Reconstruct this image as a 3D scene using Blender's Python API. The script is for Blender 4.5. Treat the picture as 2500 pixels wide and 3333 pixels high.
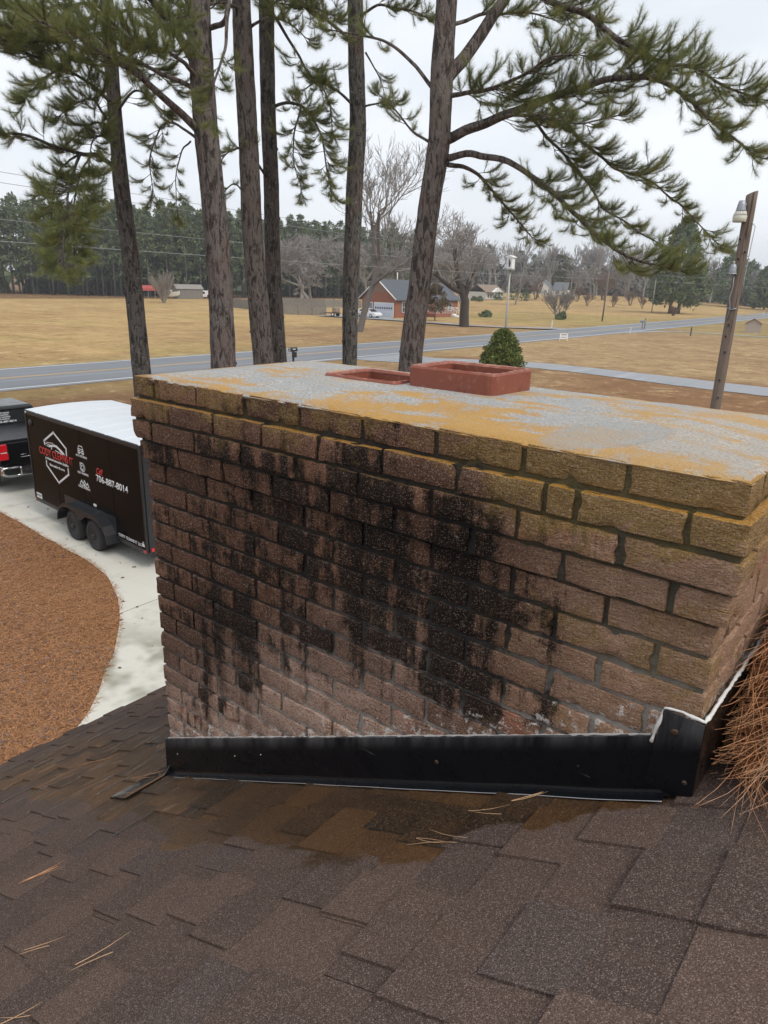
import bpy, bmesh, math, random
import numpy as np
from mathutils import Vector, Matrix, noise
from mathutils.geometry import tessellate_polygon

for _o in list(bpy.data.objects):
    bpy.data.objects.remove(_o, do_unlink=True)
SC = bpy.context.scene
COL = SC.collection
RND = random.Random(7)
R = math.radians

# ------------------------------------------------------------------ camera
cam_d = bpy.data.cameras.new('camera')
cam = bpy.data.objects.new('camera', cam_d)
COL.objects.link(cam)
_yaw, _pitch, _roll = R(38.652), R(-17.979), R(1.544)
_f = Vector((-math.sin(_yaw)*math.cos(_pitch), math.cos(_yaw)*math.cos(_pitch), math.sin(_pitch)))
_r0 = Vector((math.cos(_yaw), math.sin(_yaw), 0)); _u0 = _r0.cross(_f)
_r = math.cos(_roll)*_r0 + math.sin(_roll)*_u0
_u = -math.sin(_roll)*_r0 + math.cos(_roll)*_u0
cam.matrix_world = Matrix(((_r.x, _u.x, -_f.x, 1.974), (_r.y, _u.y, -_f.y, -1.2386), (_r.z, _u.z, -_f.z, 5.4112), (0, 0, 0, 1)))
cam_d.sensor_fit = 'HORIZONTAL'; cam_d.sensor_width = 36.0; cam_d.lens = 32.962
cam_d.clip_start = 0.05; cam_d.clip_end = 5000
cam_d.dof.use_dof = False; cam_d.dof.focus_distance = 1.75; cam_d.dof.aperture_fstop = 13.0
SC.camera = cam
SC.render.resolution_x = 768; SC.render.resolution_y = 1024

# ------------------------------------------------------------------ world: overcast sky
SUN_EL, SUN_AZ = 50.0, 98.0          # azimuth measured clockwise from +Y
W = bpy.data.worlds.new('World'); SC.world = W; W.use_nodes = True
_nt = W.node_tree; _nt.nodes.clear()
_out = _nt.nodes.new('ShaderNodeOutputWorld'); _bg = _nt.nodes.new('ShaderNodeBackground')
_sky = _nt.nodes.new('ShaderNodeTexSky'); _sky.sky_type = 'NISHITA'; _sky.sun_disc = False
_sky.sun_elevation = R(SUN_EL); _sky.sun_rotation = R(SUN_AZ); _sky.dust_density = 3.0
_tc = _nt.nodes.new('ShaderNodeTexCoord'); _mp = _nt.nodes.new('ShaderNodeMapping')
_mp.inputs['Scale'].default_value = (1.0, 1.0, 3.2)
_nz = _nt.nodes.new('ShaderNodeTexNoise'); _nz.inputs['Scale'].default_value = 1.9; _nz.inputs['Detail'].default_value = 5; _nz.inputs['Roughness'].default_value = 0.5
_cr = _nt.nodes.new('ShaderNodeValToRGB')
_cr.color_ramp.elements[0].position = 0.30; _cr.color_ramp.elements[0].color = (0.565, 0.60, 0.645, 1)
_cr.color_ramp.elements[1].position = 0.66; _cr.color_ramp.elements[1].color = (0.745, 0.775, 0.815, 1)
_sc = _nt.nodes.new('ShaderNodeVectorMath'); _sc.operation = 'SCALE'; _sc.inputs['Scale'].default_value = 10.0
_mx = _nt.nodes.new('ShaderNodeMix'); _mx.data_type = 'RGBA'; _mx.inputs['Factor'].default_value = 0.94
_nt.links.new(_tc.outputs['Generated'], _mp.inputs['Vector']); _nt.links.new(_mp.outputs[0], _nz.inputs['Vector'])
_nt.links.new(_nz.outputs['Fac'], _cr.inputs[0]); _nt.links.new(_cr.outputs[0], _sc.inputs[0])
_nt.links.new(_sky.outputs[0], _mx.inputs['A']); _nt.links.new(_sc.outputs[0], _mx.inputs['B'])
_nt.links.new(_mx.outputs['Result'], _bg.inputs['Color']); _bg.inputs['Strength'].default_value = 0.1
_nt.links.new(_bg.outputs[0], _out.inputs['Surface'])

sun_d = bpy.data.lights.new('sun', 'SUN'); sun_d.energy = 1.5; sun_d.angle = R(25); sun_d.color = (1.0, 0.93, 0.84)
sun = bpy.data.objects.new('sun', sun_d); COL.objects.link(sun)
_sd = Vector((math.sin(R(SUN_AZ))*math.cos(R(SUN_EL)), math.cos(R(SUN_AZ))*math.cos(R(SUN_EL)), math.sin(R(SUN_EL))))
sun.rotation_euler = _sd.to_track_quat('Z', 'Y').to_euler(); sun.location = (0, 0, 40)

SC.view_settings.view_transform = 'Standard'; SC.view_settings.look = 'None'
SC.view_settings.gamma = 1.0; SC.view_settings.use_curve_mapping = False
SC.view_settings.exposure = 0.50
SC.render.engine = 'CYCLES'

# ------------------------------------------------------------------ mesh and object helpers
class MB:
    def __init__(s): s.v = []; s.f = []; s.m = []; s.mi = 0; s.sm = []; s.smooth = False
    def add(s, vs, fs):
        o = len(s.v); s.v.extend(tuple(v) for v in vs)
        for f in fs: s.f.append(tuple(i+o for i in f)); s.m.append(s.mi); s.sm.append(s.smooth)
    def box(s, x0, x1, y0, y1, z0, z1, mat=None):
        vs = [(x, y, z) for z in (z0, z1) for y in (y0, y1) for x in (x0, x1)]
        if mat is not None: vs = [mat @ Vector(v) for v in vs]
        s.add(vs, [(0,2,3,1),(4,5,7,6),(0,1,5,4),(2,6,7,3),(0,4,6,2),(1,3,7,5)])
    def tube(s, pts, rad, n=8, cap=True, smooth=True):
        pts = [Vector(p) for p in pts]
        if not hasattr(rad, '__len__'): rad = [rad]*len(pts)
        vs = []; ref = None
        for i, p in enumerate(pts):
            t = (pts[min(i+1, len(pts)-1)] - pts[max(i-1, 0)]).normalized()
            if ref is None: ref = Vector((1,0,0)) if abs(t.x) < .8 else Vector((0,1,0))
            a = (ref - t*ref.dot(t)).normalized(); b = t.cross(a); ref = a
            for k in range(n):
                an = 2*math.pi*k/n; vs.append(p + (a*math.cos(an) + b*math.sin(an))*rad[i])
        fs = []
        for i in range(len(pts)-1):
            for k in range(n):
                fs.append((i*n+k, i*n+(k+1) % n, (i+1)*n+(k+1) % n, (i+1)*n+k))
        if cap: fs.append(tuple(range(n-1, -1, -1))); fs.append(tuple((len(pts)-1)*n+k for k in range(n)))
        sm = s.smooth; s.smooth = smooth; s.add(vs, fs); s.smooth = sm
    def lathe(s, prof, n, mat, smooth=True):     # prof: (r, z)
        vs = [mat @ Vector((r*math.cos(2*math.pi*k/n), r*math.sin(2*math.pi*k/n), z)) for r, z in prof for k in range(n)]
        fs = [(i*n+k, i*n+(k+1) % n, (i+1)*n+(k+1) % n, (i+1)*n+k) for i in range(len(prof)-1) for k in range(n)]
        fs.append(tuple(range(n-1, -1, -1))); fs.append(tuple((len(prof)-1)*n+k for k in range(n)))
        sm = s.smooth; s.smooth = smooth; s.add(vs, fs); s.smooth = sm
    def prism(s, poly, lo, hi, fn):              # poly 2D extruded between lo and hi, fn(u,v,w)->xyz
        n = len(poly)
        vs = [fn(u, v, lo) for u, v in poly] + [fn(u, v, hi) for u, v in poly]
        fs = [(i, (i+1) % n, n+(i+1) % n, n+i) for i in range(n)]
        for t in tessellate_polygon([[Vector((u, v, 0)) for u, v in poly]]):
            fs.append(tuple(t)); fs.append(tuple(n+i for i in reversed(t)))
        s.add(vs, fs)
    def mesh(s, name):
        me = bpy.data.meshes.new(name); me.from_pydata(s.v, [], s.f)
        if any(s.m): me.polygons.foreach_set('material_index', s.m)
        if any(s.sm): me.polygons.foreach_set('use_smooth', s.sm)
        me.update(); return me
    def build(s, name, mats, parent=None, bevel=0, recalc=True):
        me = s.mesh(name)
        if recalc:
            bm = bmesh.new(); bm.from_mesh(me); bmesh.ops.recalc_face_normals(bm, faces=bm.faces); bm.to_mesh(me); bm.free()
        return link(name, me, mats, parent, bevel)

def link(name, me, mats, parent=None, bevel=0):
    if mats is not None:
        me.materials.clear()
        for m in (mats if isinstance(mats, (list, tuple)) else [mats]): me.materials.append(m)
    o = bpy.data.objects.new(name, me); COL.objects.link(o)
    if parent is not None: o.parent = parent
    if bevel:
        b = o.modifiers.new('bevel', 'BEVEL'); b.width = bevel; b.segments = 2; b.limit_method = 'ANGLE'; b.angle_limit = R(40)
    return o
def np_mesh(name, v, f, smooth=False):
    me = bpy.data.meshes.new(name); v = np.ascontiguousarray(v, np.float32); f = np.ascontiguousarray(f, np.int32)
    me.vertices.add(len(v)); me.vertices.foreach_set('co', v.ravel())
    k = f.shape[1]; me.loops.add(f.size); me.loops.foreach_set('vertex_index', f.ravel())
    me.polygons.add(len(f)); me.polygons.foreach_set('loop_start', np.arange(len(f), dtype=np.int32)*k)
    me.polygons.foreach_set('loop_total', np.full(len(f), k, np.int32))
    if smooth: me.polygons.foreach_set('use_smooth', np.ones(len(f), bool))
    me.update(calc_edges=True); me.validate(); return me
def empty(name, loc, rz=0.0, label=None, cat=None, group=None):
    o = bpy.data.objects.new(name, None); COL.objects.link(o); o.location = loc; o.rotation_euler = (0, 0, rz)
    o.empty_display_size = .2
    if label: tag(o, label, cat, group)
    return o
def tag(o, label=None, cat=None, group=None, kind=None):
    if label: o['label'] = label
    if cat: o['category'] = cat
    if group: o['group'] = group
    if kind: o['kind'] = kind
    return o
def copy_tree(src, loc, rz=0.0, sc=1.0, label=None):
    c = src.copy(); COL.objects.link(c); c.location = loc; c.rotation_euler = (0, 0, rz); c.scale = (sc, sc, sc)
    if label: c['label'] = label
    for ch in src.children:
        k = ch.copy(); COL.objects.link(k); k.parent = c
        for g in ch.children:
            q = g.copy(); COL.objects.link(q); q.parent = k
    return c
def text_mesh(txt, size, off=0.0, extrude=0.002, align='LEFT', xs=1.0, shear=0.0):
    cu = bpy.data.curves.new('lettering', 'FONT'); cu.body = txt; cu.size = size; cu.offset = off; cu.extrude = extrude
    cu.align_x = align; cu.resolution_u = 3; cu.shear = shear
    o = bpy.data.objects.new('lettering', cu); COL.objects.link(o)
    dg = bpy.context.evaluated_depsgraph_get(); dg.update()
    me = bpy.data.meshes.new_from_object(o.evaluated_get(dg)); bpy.data.objects.remove(o, do_unlink=True)
    if xs != 1.0: me.transform(Matrix.Diagonal((xs, 1, 1, 1)))
    return me

# ------------------------------------------------------------------ node helpers
class S:
    """a float socket with arithmetic"""
    nt = None
    def __init__(s, k): s.k = k
    def op(s, o, *b, clamp=False):
        n = S.nt.nodes.new('ShaderNodeMath'); n.operation = o; n.use_clamp = clamp
        for i, x in enumerate((s,)+b):
            if isinstance(x, S): S.nt.links.new(x.k, n.inputs[i])
            else: n.inputs[i].default_value = x
        return S(n.outputs[0])
    def __add__(s, b): return s.op('ADD', b)
    def __radd__(s, b): return s.op('ADD', b)
    def __sub__(s, b): return s.op('SUBTRACT', b)
    def __mul__(s, b): return s.op('MULTIPLY', b)
    def __rmul__(s, b): return s.op('MULTIPLY', b)
    def abs(s): return s.op('ABSOLUTE')
    def sat(s): return s.op('ADD', 0.0, clamp=True)
    def mx(s, b): return s.op('MAXIMUM', b)
    def mn(s, b): return s.op('MINIMUM', b)
    def smooth(s, a, b):                       # 0 at a, 1 at b
        n = S.nt.nodes.new('ShaderNodeMapRange'); n.interpolation_type = 'SMOOTHSTEP'
        S.nt.links.new(s.k, n.inputs['Value'])
        lo, hi, t0, t1 = (a, b, 0, 1) if a < b else (b, a, 1, 0)
        n.inputs['From Min'].default_value = lo; n.inputs['From Max'].default_value = hi
        n.inputs['To Min'].default_value = t0; n.inputs['To Max'].default_value = t1
        return S(n.outputs['Result'])
def col(c): return (c[0], c[1], c[2], 1.0)
def mixc(fac, a, b, blend='MIX'):
    n = S.nt.nodes.new('ShaderNodeMix'); n.data_type = 'RGBA'; n.blend_type = blend
    for sock, x in (('Factor', fac), ('A', a), ('B', b)):
        i = n.inputs[sock] if sock == 'Factor' else [q for q in n.inputs if q.name == sock and q.type == 'RGBA'][0]
        if isinstance(x, S): S.nt.links.new(x.k, i)
        elif isinstance(x, bpy.types.NodeSocket): S.nt.links.new(x, i)
        elif sock == 'Factor': i.default_value = x
        else: i.default_value = col(x)
    return [q for q in n.outputs if q.type == 'RGBA'][0]
def coords(kind='pos', obj=None):
    if kind == 'pos': return S.nt.nodes.new('ShaderNodeNewGeometry').outputs['Position']
    t = S.nt.nodes.new('ShaderNodeTexCoord')
    if obj is not None: t.object = obj
    return t.outputs['Object']
def xyz(v):
    n = S.nt.nodes.new('ShaderNodeSeparateXYZ'); S.nt.links.new(v, n.inputs[0]); return [S(n.outputs[i]) for i in range(3)]
def scaled(v, sc, loc=(0,0,0), rot=(0,0,0)):
    n = S.nt.nodes.new('ShaderNodeMapping'); S.nt.links.new(v, n.inputs['Vector'])
    n.inputs['Scale'].default_value = sc if hasattr(sc, '__len__') else (sc, sc, sc)
    n.inputs['Location'].default_value = loc; n.inputs['Rotation'].default_value = rot
    return n.outputs[0]
def nz(v, scale=1.0, detail=3.0, rough=0.55, dist=0.0):
    n = S.nt.nodes.new('ShaderNodeTexNoise'); S.nt.links.new(v, n.inputs['Vector'])
    n.inputs['Scale'].default_value = scale; n.inputs['Detail'].default_value = detail
    n.inputs['Roughness'].default_value = rough; n.inputs['Distortion'].default_value = dist
    return S(n.outputs['Fac'])
def vor(v, scale=1.0, feature='F1', rnd=1.0):
    n = S.nt.nodes.new('ShaderNodeTexVoronoi'); n.feature = feature; S.nt.links.new(v, n.inputs['Vector'])
    n.inputs['Scale'].default_value = scale; n.inputs['Randomness'].default_value = rnd
    return S(n.outputs['Distance'])
def vorcol(v, scale=1.0):
    n = S.nt.nodes.new('ShaderNodeTexVoronoi'); S.nt.links.new(v, n.inputs['Vector']); n.inputs['Scale'].default_value = scale
    q = S.nt.nodes.new('ShaderNodeSeparateColor'); S.nt.links.new(n.outputs['Color'], q.inputs[0]); return S(q.outputs[0])
def objrand(): return S(S.nt.nodes.new('ShaderNodeObjectInfo').outputs['Random'])
def normal_z():
    return xyz(S.nt.nodes.new('ShaderNodeNewGeometry').outputs['Normal'])[2]
def new_mat(name):
    m = bpy.data.materials.new(name); m.use_nodes = True; S.nt = m.node_tree
    b = m.node_tree.nodes['Principled BSDF']; return m, b
def put(sock, x):
    if isinstance(x, S): S.nt.links.new(x.k, sock)
    elif isinstance(x, bpy.types.NodeSocket): S.nt.links.new(x, sock)
    elif hasattr(x, '__len__'): sock.default_value = col(x)
    else: sock.default_value = x
def bump(b, h, strength=0.5, dist=0.002):
    n = S.nt.nodes.new('ShaderNodeBump'); put(n.inputs['Height'], h); n.inputs['Strength'].default_value = strength
    n.inputs['Distance'].default_value = dist; S.nt.links.new(n.outputs[0], b.inputs['Normal'])
def simple(name, c, rough=0.6, metal=0.0, var=0.15, vscale=3.0, spec=0.5, coat=0.0, bmp=0.0, bscale=40.0, bdist=.003):
    m, b = new_mat(name)
    p = coords('obj'); n = nz(p, vscale, 4)
    lo = tuple(x*(1-var) for x in c); hi = tuple(min(1, x*(1+var)) for x in c)
    put(b.inputs['Base Color'], mixc(n, lo, hi)); put(b.inputs['Roughness'], (n*0.25 + (rough-0.12)).sat())
    b.inputs['Metallic'].default_value = metal; b.inputs['Specular IOR Level'].default_value = spec
    b.inputs['Coat Weight'].default_value = coat
    if bmp: bump(b, nz(p, bscale, 4), bmp, bdist)
    return m
TRUNKS = {
 't1': [(-16.612, 10.526, -0.1, 0.33), (-16.63, 10.5, 2.73, 0.264), (-16.65, 10.47, 4.59, 0.24), (-16.67, 10.44, 6.23, 0.226), (-16.71, 10.38, 7.78, 0.207), (-16.71, 10.37, 9.26, 0.183), (-16.71, 10.38, 10.67, 0.173), (-16.7, 10.39, 12.02, 0.163), (-16.689, 10.401, 15.0, 0.122), (-16.676, 10.414, 18.5, 0.073), (-16.665, 10.425, 21.5, 0.013)],
 't2': [(-13.71, 11.188, -0.1, 0.426), (-13.71, 11.18, 3.17, 0.341), (-13.71, 11.17, 5.48, 0.315), (-13.76, 11.1, 7.69, 0.306), (-13.82, 11.03, 9.07, 0.297), (-13.84, 11.01, 10.39, 0.288), (-13.84, 11.01, 11.65, 0.271), (-13.84, 11.01, 15.0, 0.203), (-13.84, 11.01, 18.5, 0.122), (-13.84, 11.01, 21.5, 0.022)],
 't3': [(-15.187, 14.074, -0.1, 0.415), (-15.26, 13.99, 2.98, 0.332), (-15.4, 13.83, 6.4, 0.301), (-15.43, 13.79, 8.9, 0.286), (-15.46, 13.77, 10.47, 0.276), (-15.48, 13.74, 11.97, 0.261), (-15.49, 13.73, 12.69, 0.251), (-15.506, 13.714, 15.0, 0.188), (-15.53, 13.69, 18.5, 0.113), (-15.551, 13.669, 21.5, 0.02)],
 't4': [(-15.609, 15.091, -0.1, 0.315), (-15.67, 15.03, 2.93, 0.252), (-15.76, 14.94, 5.54, 0.246), (-15.76, 14.93, 8.23, 0.236), (-15.79, 14.9, 10.73, 0.22), (-15.77, 14.92, 13.07, 0.22), (-15.762, 14.928, 15.0, 0.165), (-15.747, 14.943, 18.5, 0.099), (-15.734, 14.956, 21.5, 0.018)],
 't5': [(-14.006, 16.658, -0.1, 0.307), (-14.0, 16.67, 2.82, 0.246), (-13.99, 16.69, 5.61, 0.262), (-13.92, 16.74, 8.33, 0.262), (-13.87, 16.79, 10.04, 0.252), (-13.92, 16.74, 11.66, 0.241), (-13.96, 16.71, 13.21, 0.22), (-13.983, 16.693, 15.0, 0.165), (-14.028, 16.659, 18.5, 0.099), (-14.067, 16.63, 21.5, 0.018)],
 't6': [(-8.963, 13.065, -0.1, 0.364), (-8.83, 13.16, 3.43, 0.291), (-8.69, 13.26, 5.6, 0.263), (-8.56, 13.35, 7.31, 0.26), (-8.44, 13.44, 8.61, 0.252), (-8.45, 13.44, 10.14, 0.252), (-8.42, 13.46, 11.3, 0.228), (-8.372, 13.492, 15.0, 0.171), (-8.327, 13.522, 18.5, 0.103), (-8.288, 13.548, 21.5, 0.018)],
}
BRANCHES = [
 ('t6', [(-8.35, 13.5, 8.56), (-7.49, 13.6, 8.82), (-6.5, 13.73, 9.08), (-5.51, 13.8, 9.25), (-4.54, 13.81, 9.36), (-3.66, 13.95, 9.23), (-2.73, 14.05, 8.56), (-2.05, 14.14, 8.03)], 0.13, 0.02, 0.3, 0.75, 0.085),
 ('t6', [(-7.1, 13.73, 11.46), (-6.16, 13.92, 11.01), (-5.3, 14.13, 10.59), (-4.6, 14.22, 10.06), (-3.84, 14.31, 9.65), (-3.2, 14.43, 9.46), (-2.53, 14.53, 9.07), (-2.05, 14.56, 8.85)], 0.08, 0.015, 0.15, 0.8, 0.085),
 ('t6', [(-8.39, 13.48, 9.77), (-8.12, 14.02, 10.46), (-7.76, 14.73, 11.52), (-7.5, 15.23, 12.37)], 0.16, 0.11, 2, 0.6, 0.1),
 ('t6', [(-8.28, 13.56, 8.2), (-7.51, 13.59, 8.23), (-6.54, 13.59, 7.95), (-5.81, 13.54, 7.54), (-4.94, 13.52, 6.86), (-4.26, 13.5, 6.36), (-3.51, 13.58, 5.97), (-2.87, 13.7, 5.85)], 0.085, 0.02, 0.35, 0.7, 0.085),
 ('t6', [(-6.45, 13.75, 9.08), (-6.07, 14.08, 8.52), (-5.4, 14.52, 7.85), (-4.91, 14.85, 7.12), (-4.22, 15.24, 6.65), (-3.75, 15.4, 6.36)], 0.04, 0.012, 0.1, 0.6, 0.1),
 ('t6', [(-5.9, 13.83, 9.1), (-5.55, 14.67, 8.52), (-4.98, 15.36, 8.02), (-4.24, 16.08, 7.64), (-3.47, 16.76, 6.94), (-3.07, 17.08, 6.51)], 0.04, 0.01, 0.15, 0.65, 0.11),
 ('t6', [(-8.26, 13.57, 8.07), (-7.95, 14.13, 7.98), (-7.77, 14.6, 7.72), (-7.41, 15.17, 7.14), (-7.04, 15.6, 6.62)], 0.06, 0.015, 0.25, 0.55, 0.075),
 ('t6', [(-8.31, 13.54, 9.47), (-7.31, 13.24, 9.36), (-6.36, 13.12, 9.47), (-5.61, 13.08, 9.7), (-5.01, 13.04, 9.66)], 0.06, 0.015, 0.15, 0.65, 0.075),
 ('t6', [(-7.93, 13.55, 8.71), (-6.95, 13.23, 8.79), (-6.0, 13.09, 8.78), (-5.05, 13.14, 8.53), (-4.25, 13.17, 8.56)], 0.04, 0.012, 0.3, 0.6, 0.1),
 ('t6', [(-8.61, 13.32, 9.62), (-9.33, 13.28, 10.31), (-9.93, 13.18, 10.68), (-10.56, 13.04, 10.92), (-11.12, 12.8, 11.02)], 0.05, 0.015, 0.55, 0.5, 0.16),
 ('t6', [(-8.64, 13.3, 8.54), (-9.47, 13.68, 8.94), (-10.11, 13.81, 9.49), (-10.54, 13.85, 9.81)], 0.035, 0.012, 0.45, 0.4, 0.15),
 ('t6', [(-8.42, 13.46, 10.79), (-8.09, 14.28, 11.17), (-7.66, 15.14, 11.38), (-7.12, 15.9, 11.36)], 0.05, 0.015, 0.3, 0.6, 0.11),
 ('t5', [(-13.91, 16.76, 10.43), (-14.02, 15.98, 10.8), (-14.16, 15.43, 10.91), (-14.34, 14.98, 10.65)], 0.05, 0.015, 0.35, 0.6, 0.13),
 ('t5', [(-13.99, 16.68, 12.13), (-14.18, 15.7, 12.53), (-14.38, 14.93, 12.67), (-14.56, 14.17, 12.57)], 0.06, 0.02, 0.3, 0.7, 0.12),
 ('t5', [(-13.8, 16.85, 10.44), (-13.16, 16.87, 10.51), (-12.49, 16.9, 10.51)], 0.04, 0.012, 0.4, 0.4, 0.15),
 ('t5', [(-13.93, 16.73, 12.75), (-13.08, 16.68, 12.89), (-12.22, 16.86, 12.71), (-11.5, 16.91, 12.38)], 0.05, 0.015, 0.3, 0.6, 0.14),
 ('t5', [(-13.72, 16.92, 11.91), (-13.56, 17.32, 11.41), (-13.53, 17.6, 10.98)], 0.03, 0.01, 0.4, 0.45, 0.2),
 ('t4', [(-15.69, 15.0, 10.34), (-14.79, 14.8, 10.31), (-14.07, 14.82, 10.04), (-13.61, 14.85, 9.46), (-13.35, 14.83, 8.72), (-13.18, 14.85, 7.92)], 0.055, 0.015, 0.25, 0.7, 0.075),
 ('t4', [(-14.26, 14.77, 10.17), (-14.17, 14.43, 9.44), (-14.14, 14.32, 8.72), (-13.92, 14.4, 7.99)], 0.03, 0.01, 0.1, 0.55, 0.085),
 ('t4', [(-15.59, 15.12, 12.63), (-14.87, 15.15, 11.76), (-14.34, 15.11, 11.14), (-13.76, 15.26, 10.55), (-13.5, 15.24, 9.74)], 0.05, 0.015, 0.4, 0.65, 0.085),
 ('t4', [(-15.84, 14.85, 8.4), (-15.49, 13.73, 8.98), (-15.44, 13.01, 8.8), (-15.43, 12.54, 8.26)], 0.045, 0.012, 0.4, 0.5, 0.14),
 ('t2', [(-13.92, 10.91, 8.89), (-13.63, 9.95, 9.23), (-13.36, 8.93, 9.6), (-13.24, 8.01, 9.79), (-13.17, 7.33, 9.97), (-13.09, 6.63, 10.04)], 0.11, 0.02, 0.55, 0.8, 0.1),
 ('t2', [(-13.92, 10.9, 9.78), (-13.93, 10.21, 9.9), (-13.95, 9.49, 10.0), (-13.86, 8.9, 10.05), (-13.77, 8.29, 10.24)], 0.07, 0.02, 0.35, 0.7, 0.11),
 ('t2', [(-13.94, 10.88, 10.35), (-13.81, 10.21, 10.95), (-13.65, 9.57, 11.23), (-13.55, 9.0, 11.45)], 0.11, 0.06, 0.25, 0.7, 0.14),
 ('t2', [(-13.7, 11.18, 11.11), (-12.86, 10.95, 11.01), (-12.49, 10.77, 11.16), (-12.23, 10.61, 11.59)], 0.07, 0.05, 2, 0.5, 0.2),
 ('t2', [(-12.33, 10.65, 11.28), (-12.13, 10.43, 10.55), (-11.99, 10.12, 9.87), (-11.97, 9.82, 9.34), (-11.91, 9.74, 8.84)], 0.05, 0.012, 0.5, 0.45, 0.09),
 ('t2', [(-13.94, 10.88, 8.69), (-14.74, 10.81, 9.13), (-15.29, 10.72, 9.03), (-15.61, 10.6, 8.33), (-15.68, 10.68, 7.61)], 0.04, 0.01, 0.25, 0.6, 0.12),
 ('t2', [(-14.21, 10.85, 8.67), (-14.84, 11.01, 8.47), (-15.11, 10.97, 7.83), (-15.09, 11.0, 7.16)], 0.025, 0.008, 0.3, 0.5, 0.16),
 ('t1', [(-16.76, 10.29, 8.17), (-16.46, 9.63, 8.36), (-16.15, 8.97, 8.3), (-15.7, 8.11, 8.28), (-15.47, 7.26, 8.35), (-15.4, 6.45, 8.21)], 0.075, 0.02, 0.45, 0.55, 0.15),
 ('t1', [(-16.15, 8.97, 8.3), (-15.04, 8.08, 7.56), (-14.42, 7.55, 6.83), (-14.14, 7.23, 6.16), (-13.97, 7.11, 5.64)], 0.04, 0.012, 0.25, 0.6, 0.06),
 ('t1', [(-16.19, 9.31, 8.34), (-15.46, 8.56, 7.78), (-14.86, 8.0, 7.08), (-14.56, 7.72, 6.33), (-14.39, 7.6, 5.72)], 0.03, 0.01, 0.3, 0.55, 0.075),
 ('t1', [(-16.15, 8.97, 8.3), (-15.35, 7.93, 7.69), (-14.92, 7.46, 6.84), (-14.7, 7.23, 6.17)], 0.03, 0.01, 0.4, 0.45, 0.12),
 ('t1', [(-16.74, 10.33, 9.72), (-16.37, 9.58, 9.91), (-16.08, 8.89, 10.03), (-16.0, 7.98, 10.17), (-15.88, 7.32, 10.18)], 0.06, 0.015, 0.25, 0.75, 0.09),
 ('t1', [(-16.7, 10.39, 11.29), (-16.2, 9.28, 10.87), (-15.98, 8.45, 10.58), (-15.85, 7.38, 10.27), (-15.72, 6.72, 10.07)], 0.07, 0.02, 0.25, 0.8, 0.09),
 ('t1', [(-16.75, 10.31, 9.11), (-16.42, 9.69, 9.12), (-16.27, 9.17, 8.88), (-16.19, 8.68, 8.46)], 0.04, 0.012, 0.25, 0.6, 0.09),
 ('t1', [(-16.73, 10.35, 9.4), (-16.04, 10.49, 9.91), (-15.59, 10.63, 9.82), (-15.27, 10.75, 9.52)], 0.04, 0.012, 0.3, 0.6, 0.11),
 ('t1', [(-16.7, 10.4, 11.76), (-16.36, 9.61, 11.68), (-16.09, 8.67, 11.32), (-15.91, 7.71, 10.98)], 0.05, 0.015, 0.2, 0.8, 0.1),
 ('t1', [(-16.71, 10.38, 11.55), (-15.92, 10.5, 11.71), (-15.19, 10.87, 11.54), (-14.53, 11.08, 11.16)], 0.05, 0.015, 0.3, 0.7, 0.1),
 ('t1', [(-16.72, 10.37, 10.67), (-16.76, 11.03, 10.89), (-16.8, 11.7, 10.76), (-16.7, 12.19, 10.47)], 0.04, 0.012, 0.3, 0.6, 0.11),
 ('t3', [(-15.48, 13.74, 12.48), (-15.16, 12.87, 12.33), (-14.99, 12.13, 12.04), (-14.96, 11.52, 11.74)], 0.05, 0.015, 0.3, 0.7, 0.11),
 ('t4', [(-15.77, 14.92, 12.84), (-14.96, 14.91, 12.99), (-14.2, 15.11, 12.68), (-13.5, 15.23, 12.37)], 0.05, 0.015, 0.25, 0.7, 0.1),
 ('t1', [(-16.72, 10.37, 10.25), (-16.09, 9.47, 10.32), (-15.6, 8.72, 10.21), (-15.37, 7.89, 9.63), (-15.29, 7.39, 9.22)], 0.05, 0.015, 0.3, 0.75, 0.085),
 ('t1', [(-16.7, 10.4, 11.89), (-15.87, 9.45, 11.24), (-15.39, 8.69, 10.9), (-15.23, 7.73, 10.52), (-15.19, 6.91, 10.36)], 0.05, 0.015, 0.25, 0.8, 0.085),
 ('t1', [(-16.74, 10.32, 9.04), (-15.92, 9.36, 9.48), (-15.54, 8.82, 9.34), (-15.43, 8.2, 8.96)], 0.04, 0.012, 0.3, 0.6, 0.085),
 ('t1', [(-16.73, 10.34, 8.75), (-16.06, 9.53, 8.78), (-15.66, 9.02, 8.46), (-15.37, 8.72, 7.93)], 0.035, 0.01, 0.3, 0.5, 0.085),
 ('t2', [(-13.91, 10.91, 10.06), (-13.15, 9.92, 10.06), (-12.92, 9.22, 10.1), (-12.9, 8.54, 10.11), (-12.8, 7.95, 10.32)], 0.06, 0.015, 0.35, 0.75, 0.085),
 ('t2', [(-13.84, 11.0, 10.9), (-13.24, 10.14, 10.96), (-13.07, 9.35, 10.56), (-12.97, 8.79, 10.06)], 0.05, 0.015, 0.35, 0.7, 0.09),
 ('t3', [(-15.42, 13.81, 11.98), (-14.64, 13.79, 12.13), (-13.96, 13.93, 11.98), (-13.41, 14.07, 11.57)], 0.05, 0.012, 0.4, 0.6, 0.12),
 ('t3', [(-15.46, 13.76, 7.76), (-16.2, 13.82, 8.14), (-16.75, 13.78, 7.82), (-17.04, 13.73, 7.13)], 0.03, 0.01, 0.4, 0.45, 0.15),
]
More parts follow.
